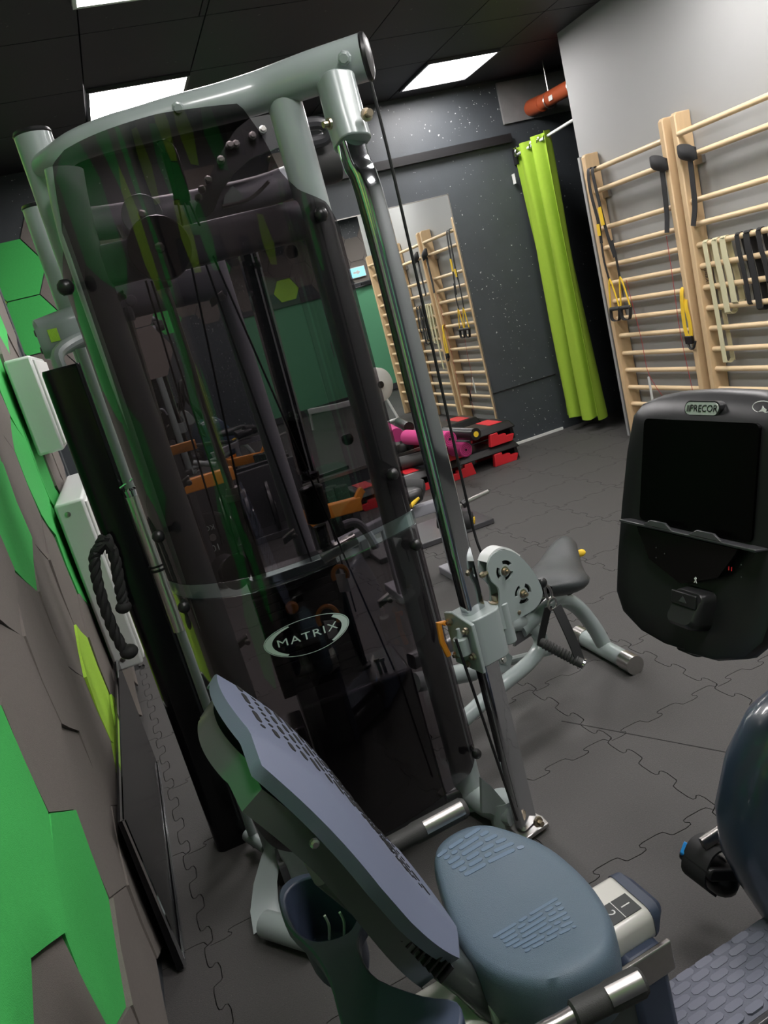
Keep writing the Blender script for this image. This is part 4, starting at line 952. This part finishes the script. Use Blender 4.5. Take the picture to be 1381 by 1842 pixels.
# step-through platform, pedals, front housing
pq = [bloc(atz(*p, .13)) for p in ((1172, 1815), (1381, 1640))]
def plat(u, v): return B(.19+.46*u, .030-.17*v, .138+.015*(1-abs(2*v-1)**6))
pl = obj('step_platform', MB().grid(plat, 12, 10, -.03), mat('lilac_rubber', (.155, .165, .215), .6, bump=.3, bscale=300), bk, smooth_ang=50)
dm = MB(); rr = random.Random(2)
for i in range(7):
    v = .10+.8*i/6; x = .02+.05*(i % 2)
    while x < .95:
        L = .105; c = plat(x+L/2, v); n_ = 0
        cap = [(a, b) for a, b in capsule(3, L*.48-.004, .017)]
        P = [B(.19+.46*(x+L/2)+a, .030-.17*v+b, c.z+.0016) for a, b in cap]; n_ = len(P)
        dm.add(P+[q-V((0, 0, .006)) for q in P], [tuple(range(n_))]+[(k, n_+k, n_+(k+1) % n_, (k+1) % n_) for k in range(n_)]); x += L+.012
o = obj('tread_bricks', dm, mat('lilac_rubber_lit', (.19, .20, .26), .5), pl, smooth_ang=0); o['kind'] = 'stuff'  # platform rubber toned lighter: relief shading of the bricks put into the colour
obj('platform_edge', MB().box(B(.44, -.150, .10), (.5, .02, .10), ex=bf), DARKP, bk, bevel=.006)
obj('platform_trim', MB().box(B(.44, -.172, .09), (.5, .02, .05), ex=bf), SHELL, bk, bevel=.006)
# housing: lofted body
hs = []
for z, f0, f1, wd in ((.02, .60, 1.2, .10), (.12, .585, 1.2, .12), (.26, .53, 1.18, .115), (.36, .50, 1.16, .115), (.46, .505, 1.12, .11), (.56, .55, 1.06, .10), (.64, .62, 1.0, .08), (.68, .70, .95, .05)):
    hs.append([B((f0+f1)/2+p[0], p[1], z) for p in [((f1-f0)/2*math.copysign(abs(math.cos(t_))**.7, math.cos(t_)), wd*math.copysign(abs(math.sin(t_))**.7, math.sin(t_))) for t_ in [2*PI*k/28 for k in range(28)]]])
vs = [p for q in hs for p in q]; n_ = 28
fs = [(r_*n_+k, r_*n_+(k+1) % n_, (r_+1)*n_+(k+1) % n_, (r_+1)*n_+k) for r_ in range(len(hs)-1) for k in range(n_)]+[tuple(range(n_))[::-1], tuple(range((len(hs)-1)*n_, len(hs)*n_))]
obj('front_housing', MB().add(vs, fs), mat('blue_housing', (.05, .075, .12), .28, coat=.5), bk, smooth_ang=60)
obj('crank_arm', MB().sweep([B(.62, .14, .30), B(.545, .15, .285)], rrect(.02, .035, .009), up=(0, 0, 1)), STEEL, bk)
pc = aty(1278, 1555, 1.36)
pd = obj('pedal', MB().sweep([pc+bl*-.05, pc+bl*.05], rrect(.11, .03, .012), up=(.5, 0, .86)), BLACK, bk, bevel=.004)
obj('pedal_strap', ribbon(smooth([pc+bf*-.03+bl*.0+V((0, 0, -.05)), pc+bf*-.055+V((0, 0, .0)), pc+bf*-.02+V((0, 0, .055)), pc+bf*.03+V((0, 0, .05)), pc+bf*.055+V((0, 0, 0))], 5), bl, .075, .006), BLACKW, pd, smooth_ang=50)
obj('pedal_heel', MB().ball(pc+V((.02, 0, -.045)), .05, 14, (.8, 1, 1)), BLACK, pd)
obj('strap_lever', MB().box(aty(1230, 1528, 1.40), (.03, .012, .012), ex=(.7, .2, .6)), BLUE, pd, bevel=.003)
# console: plane leaning back, facing the rider
KP = V((.938, 1.20, 1.115)); kl = -bl; kup = (bf*.271+V((0, 0, .962))).normalized(); kn = kl.cross(kup).normalized()
if kn.dot(bf) > 0: kn = -kn
def onk(px, py, off=0): p = atp(px, py, KP+kn*off, kn)-KP; return (p.dot(kl), p.dot(kup))
KL = [onk(*p) for p in ((1143, 745), (1150, 724), (1170, 710), (1205, 702), (1262, 698))]
lft = [onk(*p) for p in ((1262, 1168), (1222, 1156), (1178, 1132), (1142, 1098), (1126, 1062), (1121, 1000), (1124, 900), (1133, 810), (1143, 745))]
cx0 = onk(1267, 735)[0]
left_side = lft+[onk(*p) for p in ((1150, 724), (1170, 710), (1205, 702), (1262, 698))]
right_side = [(2*cx0-a, b) for a, b in left_side][::-1]
kout = left_side+right_side[1:-1]
nK = len(kout); ccx = cx0; ccy = sum(p[1] for p in kout)/nK
def KPt(a, b, o): return KP+kl*a+kup*b+kn*o
def bulge(b): return .0+ (0.028*max(0, (-b-.02)/.2)**1.2 if b < -.02 else 0) - (.035*max(0, (b-.20)/.06)**2 if b > .2 else 0)
ringsK = [(-.075, .80), (-.06, .93), (-.02, 1.0), (.0, 1.0), (.010, .985), (.014, .955), (.012, .8), (.012, .55), (.012, .25), (.012, .02)]
vs = []
for o_, q in ringsK:
    for a, b in kout:
        aa, bb = ccx+(a-ccx)*q, ccy+(b-ccy)*q; vs.append(KPt(aa, bb, o_+(bulge(bb) if o_ > -.03 else bulge(bb)*.6)))
fs = [(r_*nK+k, r_*nK+(k+1) % nK, (r_+1)*nK+(k+1) % nK, (r_+1)*nK+k) for r_ in range(len(ringsK)-1) for k in range(nK)]+[tuple(range(nK))[::-1], tuple(range((len(ringsK)-1)*nK, len(ringsK)*nK))]
kk = obj('console', MB().add(vs, fs), mat('satin_black', (.008, .008, .009), .38), bk, smooth_ang=40)
kk['label'] = 'black console with dark screen'
sx0 = onk(1163, 900)[0]; sxw = 2*(cx0-sx0)
obj('screen', MB().sweep([KPt(cx0, (onk(1240, 760)[1]+onk(1240, 945)[1])/2, .010), KPt(cx0, (onk(1240, 760)[1]+onk(1240, 945)[1])/2, .0175)], rrect(abs(sxw), abs(onk(1240, 760)[1]-onk(1240, 945)[1])+.01, .012), up=kup), mat('screen_glass', (.0015, .0015, .0015), .25, spec=.08), kk, smooth_ang=30)
lz = onk(1240, 962, .03)[1]; lw = abs(2*(cx0-onk(1121, 945, .03)[0]))
lg = obj('reading_ledge', MB().box(KPt(cx0, lz, .026), (lw, .034, .006), ex=kl, ey=kn), mat('ledge_grey', (.06, .06, .065), .3, coat=.3), kk, bevel=.002)
for dx in (-.062, .062):
    obj('ledge_tab', MB().prism([(-.04, 0), (.04, 0), (.02, .012), (-.02, .012)], KPt(cx0+dx, lz+.003, .038), kl, kup, .006), bpy.data.materials['ledge_grey'], kk, bevel=.001)
obj('key_panel', MB().prism([(-.125, -.01), (-.09, -.06), (0, -.092), (.09, -.06), (.125, -.01), (.13, .0), (-.13, .0)], KPt(cx0, lz-.006, .028), kl, kup, .006), mat('key_gloss', (.003, .003, .003), .15, spec=.3), kk, smooth_ang=0)
dp = onk(1228, 1098, .065)
md = obj('dock_cover', MB().sweep([KPt(dp[0], dp[1], .02), KPt(dp[0], dp[1], .052), KPt(dp[0], dp[1]+.002, .062), KPt(dp[0], dp[1]+.004, .066)], rrect(.074, .072, .016, 5), up=kup, scale=[1.06, 1, .94, .8]), mat('dock_black', (.016, .016, .017), .32), kk, smooth_ang=45)
obj('dock_flap', MB().box(KPt(dp[0], dp[1]+.021, .064), (.062, .026, .006), ex=kl, ez=kn), bpy.data.materials['dock_black'], kk, bevel=.002)
obj('dock_mark', MB().prism([(-.01, -.004), (.01, -.004), (0, .008)], KPt(dp[0], dp[1]+.020, .0672), kl, kup, .0008), DKGREY, kk, smooth_ang=0)
obj('dock_line', MB().box(KPt(dp[0]-.006, dp[1]-.008, .0662), (.012, .0016, .0015), ex=kl, ez=kn), WHITEP, kk, smooth_ang=0)
bx, by = onk(1266, 735)
ko = bulge(by)+.014
bg = obj('badge', MB().sweep([KPt(bx, by, ko-.012), KPt(bx, by, ko+.006)], rrect(.082, .0235, .0115), up=kup), BADGE, kk, smooth_ang=40)
obj('badge_rim', MB().sweep([KPt(bx, by, ko-.012), KPt(bx, by, ko+.004)], rrect(.089, .0295, .0145), up=kup), BLACK, kk, smooth_ang=40)
letters('PRECOR', .0182, lambda x, y, z: KPt(bx+.0055+x, by+y, ko+.0068), 'badge_letters', BLACK, kk, shear=.12, bold=.0002)
for k in range(3): obj('badge_bar', MB().prism([(-.0007, -.006), (.0007, -.006), (.0022, .006), (.0008, .006)], KPt(bx-.0355+.003*k, by, ko+.0062), kl, kup, .0006), BLACK, kk, smooth_ang=0)
hx, hy = onk(1370, 732); ho = bulge(hy)+.014
obj('tap_symbol', MB().tube([KPt(hx+.022*math.cos(a), hy+.010*math.sin(a), ho+.001) for a in [PI*.1+2*PI*k/18*.85 for k in range(19)]], .0007, 5).prism([(-.008, -.012), (.004, -.014), (.006, .0), (.001, .002), (-.002, .006), (-.004, .0), (-.010, -.004)], KPt(hx+.002, hy-.004, ho+.0005), kl, kup, .001), WHITEP, kk)
for p, ch in (((1195, 996), 'dot'), ((1180, 985), 'dot'), ((1180, 1003), 'dot'), ((1333, 1016), 'dot'), ((1333, 1038), 'dot')):
    c = onk(*p, .036); obj('key_mark', MB().prism(circ(.0014, 8), KPt(c[0], c[1], .036), kl, kup, .0005), DKGREY, kk, smooth_ang=0)
c = onk(1313, 1023, .036)
obj('red_digits', MB().box(KPt(c[0]-.003, c[1], .036), (.0015, .007, .001), ex=kl, ez=kn).box(KPt(c[0]+.003, c[1], .036), (.0015, .007, .001), ex=kl, ez=kn), REDP, kk, smooth_ang=0)
c = onk(1251, 1043, .036)
obj('runner_mark', MB().prism([(-.004, -.006), (-.001, -.001), (-.004, .002), (0, .006), (.003, .003), (.001, .0), (.004, -.006), (.002, -.006), (0, -.002), (-.002, -.006)], KPt(c[0], c[1], .036), kl, kup, .0006), WHITEP, kk, smooth_ang=0)
obj('console_grip', MB().lathe(KPt(onk(1124, 890)[0]-.004, onk(1124, 905)[1], -.03), kup, [(.001, -.06), (.014, -.055), (.018, 0), (.016, .02), (.001, .024)], 14), GRIP, kk)
obj('console_post', MB().sweep(smooth([KPt(cx0, ccy, -.06), KPt(cx0, ccy-.1, -.12), B(.74, 0, .80), B(.80, 0, .63)], 4), rrect(.09, .06, .025), up=bf), BLACK, kk)
obj('console_neck', MB().sweep([KPt(cx0, lft[0][1]+.02, .0), KPt(cx0, lft[0][1]-.010, -.01)], rrect(.07, .04, .015), up=kn), BLACK, kk)
# ================================================================== saddle bench beyond the tower
sb = thing('saddle_bench', 'low grey tube bench with dark bicycle-style saddle on the rubber floor', 'bench', (1.57, 2.75, 0))
SP, SN = V((.66, 2.45, 0)), V((.31, -.95, 0)).normalized(); SD = V((.95, .31, 0)).normalized()
def ons(px, py, o=0.0): return atp(px, py, SP+SN*o, SN)
obj('floor_bar', MB().tube([V((1.585, 2.58, .04)), V((1.585, 2.90, .04))], .038, 16), PAINT, sb)
for y0, y1 in ((2.525, 2.60), (2.88, 2.945)): obj('bar_cap', MB().tube([V((1.585, y0, .04)), V((1.585, y1, .04))], .0405, 18), STEEL, sb)
obj('front_leg', MB().tube(smooth([V((1.585, 2.74, .06)), V((1.55, 2.73, .16)), V((1.48, 2.71, .29)), V((1.40, 2.69, .36)), V((1.30, 2.655, .365)), V((1.16, 2.61, .34))], 6), .033, 14), PAINT, sb)
obj('rear_leg', MB().tube(smooth([ons(900, 1128), ons(940, 1122), ons(968, 1140), ons(970, 1165), ons(948, 1195), ons(905, 1230), ons(868, 1262), ons(838, 1290), ons(800, 1322)], 6), .030, 14), PAINT, sb)
obj('main_beam', MB().sweep([ons(740, 1190, -.02), ons(880, 1124, -.02), ons(1000, 1076, -.02)], rrect(.05, .055, .012), up=(0, 0, 1)), DARKP, sb)
obj('cross_tube', MB().tube([ons(745, 1228, -.25), ons(850, 1208, -.25)], .04, 14), PAINT, sb)
obj('gusset', MB().prism([(-.06, 0), (.10, 0), (.08, .07), (0, .09)], ons(940, 1150), SD, (0, 0, 1), .012), DARKP, sb)
obj('pivot_bracket', MB().prism([(-.05, -.04), (.03, -.06), (.06, -.01), (.02, .05), (-.05, .05)], ons(900, 1188, -.08), SD, (0, 0, 1), .01), PAINT, sb, bevel=.003)
obj('pivot_bolt', MB().lathe(ons(903, 1186, -.07), SN, [(.018, 0), (.018, .006), (.01, .007), (.01, .016)], 10), STEEL, sb)
obj('strut', MB().tube([ons(895, 1195, -.12), ons(1000, 1168, -.12)], .018, 10), PAINT, sb)
obj('seat_clamp', MB().lathe((1.44, 2.70, .37), (0, 0, 1), [(.03, 0), (.03, .06), (.05, .09)], 14), BLACK, sb)
SC = V((1.40, 2.655, .515)); sdir = V((math.cos(math.radians(47)), math.sin(math.radians(47)), 0)); slat = V((-sdir.y, sdir.x, 0))
def saddle(u, v):
    s_ = -1+2*u; x = .235*s_
    w_ = .145*(1-.72*(max(0, s_+.45)/1.45)**.75) * math.sqrt(max(0, 1-max(0, -s_-.55)**2/.2025*.96)) * math.sqrt(max(0.0, 1-max(0, s_-.72)**2/.0784*.97))
    t_ = PI*2*v; yy = w_*math.cos(t_); zz = math.sin(t_)
    h_ = .026*(1-(abs(s_))**6)+.014
    z = (h_*zz if zz > 0 else h_*1.7*zz)+.03*max(0, s_-.1)+.018*max(0, -s_-.3)-.012*(abs(yy)/.12)**2
    return SC+sdir*x+slat*yy+V((0, 0, z))
obj('saddle', MB().grid(saddle, 26, 24), LEATH, sb, smooth_ang=80)
obj('saddle_base', MB().prism([(-.15, -.07), (-.05, -.075), (.12, -.02), (.12, .02), (-.05, .075), (-.15, .07)], SC+V((0, 0, -.06)), sdir, slat, .014), BLACK, sb, bevel=.004)
obj('yellow_knob', MB().ball(SC+sdir*.19+slat*-.06+V((0, 0, -.025)), .017, 12, (1.3, 1, .9)), YEL, sb)

# ================================================================== far equipment
def step(x0, x1, y0, y1, z, label):
    t = thing('aerobic_step', label, 'step', ((x0+x1)/2, (y0+y1)/2, z), 'black and red aerobic steps by the far wall')
    cx, cy = (x0+x1)/2, (y0+y1)/2; H = .185
    obj('platform', MB().add([V((x0+.04, y0+.04, z+H)), V((x1-.04, y0+.04, z+H)), V((x1-.04, y1-.04, z+H)), V((x0+.04, y1-.04, z+H)), V((x0, y0, z+.115)), V((x1, y0, z+.115)), V((x1, y1, z+.115)), V((x0, y1, z+.115))],
        [(0, 1, 2, 3), (7, 6, 5, 4), (0, 4, 5, 1), (1, 5, 6, 2), (2, 6, 7, 3), (3, 7, 4, 0)]), BLACK, t, bevel=.012)
    for k in range(2):
        xx = x0+.17 if k == 0 else x1-.17
        obj('red_grip_strip', MB().box((xx, cy, z+H+.001), (.13, y1-y0-.12, .004)), REDP, t, smooth_ang=0)
        for yy, sg in ((y0, -1), (y1, 1)):
            pr = [(-.13, 0), (.10, 0), (.13, .06), (.05, .06), (.045, .085), (-.03, .085), (-.035, .115), (-.11, .115)]
            if k == 0: pr = [(-a, b) for a, b in pr][::-1]
            obj('riser', MB().prism(pr, (xx, yy-.008 if sg < 0 else yy+.008, z), (1, 0, 0), (0, 0, 1), .05*sg), REDP, t, bevel=.004)
        obj('end_wall', MB().prism([(-.04, 0), (.0, 0), (-.01, .115), (-.04, .115)] if k else [(0, 0), (.04, 0), (.04, .115), (.01, .115)], (x1-.002 if k else x0+.002, y1-.06, z), (1, 0, 0), (0, 0, 1), y1-y0-.12), BLACK, t, smooth_ang=0)
    return t
step(2.50, 3.30, 6.46, 6.88, .0, 'lower black step with red risers in the right stack by the mirror')
step(2.50, 3.30, 6.46, 6.88, .19, 'upper black step with red risers topping the right stack')
step(1.62, 2.40, 6.48, 6.88, .0, 'black step with red risers left of the step stack, mostly behind the chrome post')
def roll(name, P, d, r, L, mo, label, cat, cap=None, spiral=False):
    d = V(d).normalized(); P = V(P)
    t = thing(name, label, cat, tuple(P-V((0, 0, r))))
    obj('roll_body', MB().lathe(P, d, [(r*.97, 0), (r, .006), (r, L-.006), (r*.97, L)], 24), mo, t)
    if cap: obj('end_cap', MB().lathe(P, -d, [(r*.45, -.004), (r*.45, .003), (r*.1, .004)], 18), cap, t)
    if spiral:
        e1 = d.cross(V((0, 0, 1))).normalized(); e2 = d.cross(e1)
        pts = [P-d*.001+(e1*math.cos(a)+e2*math.sin(a))*(r*.15+r*.78*a/(2*PI*3.5)) for a in [2*PI*3.5*k/70 for k in range(71)]]
        obj('spiral_edge', MB().tube(pts, .0022, 5), bpy.data.materials.get('dark_pink_edge') or mat('dark_pink_edge', (.25, .02, .09), .8), t)
        obj('core_hole', MB().lathe(P, -d, [(r*.16, -.01), (r*.16, .0015)], 12), JOINT, t)
    return t
YD = V((-.16, 1, 0))
roll('yoga_mat', atz(809, 790, .447), YD, .070, .75, PINK, 'upper rolled pink mat, lying on the steps behind the chrome post', 'mat', spiral=True)
roll('yoga_mat', aty(838, 809, 6.24), YD, .066, .2, PINK, 'lower rolled pink mat, right of the other, in front of the step stack', 'mat', spiral=True)
roll('foam_roller', atz(856, 781, .432), YD, .055, .5, BLACK, 'black foam roller with yellow end on top of the steps', 'roller', cap=YEL)
roll('foam_roller', atz(775, 820, .25), V((-.9, .35, 0)), .062, .4, GRIP, 'grey foam roller left of the pink mats, no yellow end', 'roller')
# hyperextension bench with yellow trim between tower and chrome post
hb = thing('leg_bench', 'grey bench with black yellow-edged seat and roller pads behind the tower', 'bench', tuple(aty(790, 940, 4.2)*1.0-V((0, 0, aty(790, 940, 4.2).z))))
HY = 4.2
def hy(px, py, o=0): return aty(px, py, HY+o)
obj('seat_pad', MB().sweep([hy(690, 905), hy(735, 888), hy(748, 884)], rrect(.30, .09, .04), up=(0, 0, 1), scale=[1, 1, .8]), BLACK, hb, bevel=.01)
obj('seat_trim', MB().tube([hy(702, 935, -.16), hy(735, 915, -.16), hy(752, 895, -.14)], .012, 8), YEL, hb)
obj('bench_beam', MB().sweep([hy(600, 985), hy(700, 935), hy(795, 905)], rrect(.06, .07, .01), up=(0, 0, 1)), PAINT2, hb)
obj('roller_bar', MB().tube([hy(810, 925), hy(835, 905), hy(878, 884)], .013, 10), STEEL, hb)
obj('bar_collar', MB().lathe(hy(835, 905), (1, 0, .4), [(.022, -.02), (.026, -.015), (.026, .015), (.022, .02)], 12), BLACK, hb)
obj('roller_pad', MB().lathe(hy(852, 936), V((-1, .6, .25)), [(.02, 0), (.05, .01), (.058, .03), (.058, .2), (.05, .22)], 18), RUBB, hb)
obj('pad_cap', MB().lathe(hy(852, 936), V((1, -.6, -.25)), [(.024, -.005), (.024, .006), (.01, .008)], 12), YEL, hb)
obj('roller_pad', MB().lathe(hy(765, 878), V((-1, .5, .25)), [(.02, 0), (.05, .01), (.058, .03), (.058, .16), (.05, .18)], 18), RUBB, hb)
obj('bench_leg', MB().sweep([hy(690, 938), V((hy(690, 938).x, HY, .03))], rrect(.06, .06, .01)), PAINT2, hb)
obj('bench_leg', MB().sweep([hy(790, 908), V((hy(790, 908).x, HY, .03))], rrect(.06, .06, .01)), PAINT2, hb)
obj('bench_foot', MB().box(V((hy(690, 938).x, HY, .025)), (.07, .5, .05)), PAINT2, hb, bevel=.006)
obj('bench_foot', MB().box(V((hy(790, 908).x, HY, .025)), (.07, .4, .05)), PAINT2, hb, bevel=.006)
# orange plate rack by the mirror, seen through the shield
orx = thing('orange_sled', 'orange weight sled with upturned hook seen through the shield', 'sled', (1.75, 5.2, 0))
OY = 5.2
obj('push_bar', MB().sweep([aty(545, 932, OY), aty(648, 905, OY)], rrect(.07, .10, .01), up=(0, 0, 1)), ORANGE, orx, bevel=.004)
obj('hook', MB().sweep([aty(640, 905, OY), aty(648, 884, OY), aty(652, 880, OY)], rrect(.05, .05, .008), up=(1, 0, 0)), ORANGE, orx)
obj('gusset', MB().prism([(0, 0), (.16, .02), (.12, -.2)], aty(535, 925, OY-.03), (1, 0, .1), (0, 0, 1), .02), ORANGE, orx)
obj('push_bar', MB().sweep([aty(320, 880, OY+.5), aty(420, 850, OY+.5)], rrect(.07, .10, .01), up=(0, 0, 1)), ORANGE, orx, bevel=.004)
for px, py, o in ((560, 930, 0), (635, 910, 0), (340, 880, .5)):
    p = aty(px, py, OY+o); obj('post', MB().sweep([V((p.x, p.y, .02)), p], rrect(.06, .06, .01)), DARKP, orx)
obj('skid', MB().box((1.75, 5.2, .02), (.9, .5, .04)), DARKP, orx, bevel=.006)
for k in range(3):
    c = aty(600, 878, OY+.36); c = c+V(((-.055, 0, .055)[k], (0, .09, 0)[k], 0))
    t = thing('foam_roller', ['left of three upright speckled rollers behind the orange sled', 'middle of three upright speckled rollers behind the orange sled', 'right of three upright speckled rollers behind the orange sled'][k], 'roller', (c.x, c.y, 0), 'upright speckled rollers')
    obj('roll_body', MB().lathe((c.x, c.y, 0), (0, 0, 1), [(.046, .002), (.05, .01), (.05, c.z-.01), (.046, c.z)], 18), bpy.data.materials.get('speckled_foam') or speckle(mat('speckled_foam', (.015, .02, .018), .8), 120, .74, (.1, .28, .16), 8), t)
    obj('core_hole', MB().lathe((c.x, c.y, c.z-.01), (0, 0, 1), [(.02, 0), (.02, .0115)], 14), JOINT, t)
# weight plates leaning in a rack at the far wall, left
pr_ = thing('plate_rack', 'low dark rack of weight plates below the mirror, seen through the shield', 'rack', (.75, 6.7, 0))
obj('rack_frame', MB().box((.75, 6.72, .03), (1.1, .3, .06)).box((.75, 6.9, .3), (1.1, .05, .6)), DARKP, pr_, bevel=.006)
for k in range(5):
    pw = thing('weight_plate', ['black weight plate standing upside down in front of the rack, marked 10 KG', 'black rubber weight plate in the rack, second from left', 'black rubber weight plate in the middle of the rack', 'black rubber weight plate in the rack, second from right', 'black rubber weight plate in the rack, outermost right'][k], 'weight plate', (.35+.2*k, 6.66, .06), 'weight plates in the low rack')
    pc_, pa_ = ((.37, 6.52, .217), V((0, -1, 0))) if k == 0 else ((.35+.2*k-.02, 6.66, .28), V((1, -.15, 0)))
    obj('disc', MB().lathe(pc_, pa_, [(.19, 0), (.215, .01), (.215, .035), (.19, .045)], 26), IRON, pw)
    obj('hub', MB().lathe(V(pc_)-pa_*.002, pa_, [(.03, 0), (.03, .052)], 14), STEEL, pw)
    if k == 0:
        letters('10', .08, lambda x, y, z: V((.37-x, 6.474, .13-y)), 'print', PRINT, pw)
        letters('KG', .06, lambda x, y, z: V((.37-x, 6.474, .305-y)), 'print', PRINT, pw)
# white fan bike reflected in the mirror
fb = thing('rowing_machine', 'white rowing machine with round flywheel, seen in the mirror', 'rower', (3.55, 3.0, 0))
obj('flywheel', MB().lathe((3.55, 3.03, .58), (.3, 1, 0), [(.20, -.09), (.25, -.07), (.26, 0), (.25, .07), (.20, .09)], 28), WHITEP, fb)
obj('hub', MB().lathe((3.55, 3.0, .58), (.3, 1, 0), [(.05, .0), (.05, .14), (.02, .145)], 14), BLACK, fb)
obj('rail', MB().sweep([V((3.55, 3.0, .42)), V((3.1, 2.2, .36)), V((2.8, 1.6, .34))], rrect(.07, .09, .01), up=(0, 0, 1)), WHITEM, fb)
obj('leg', MB().tube([(3.62, 3.05, .42), (3.72, 3.12, .03)], .02, 8).tube([(3.5, 3.0, .42), (3.42, 3.2, .03)], .02, 8).tube([(3.72, 3.12, .03), (3.42, 3.2, .03)], .02, 8), WHITEM, fb)
obj('leg', MB().tube([(2.8, 1.6, .34), (2.78, 1.55, .03)], .02, 8), WHITEM, fb)

# cut line across the floor tiles, in front of the saddle bench
ca, cb_ = atz(1010, 1297, 0), atz(1420, 1375, 0); cd = (cb_-ca)
struct('trim_6', MB().box((ca+cb_)/2+V((0, 0, .0004)), (cd.length, .004, .0008), ex=cd), JOINT, smooth_ang=0)
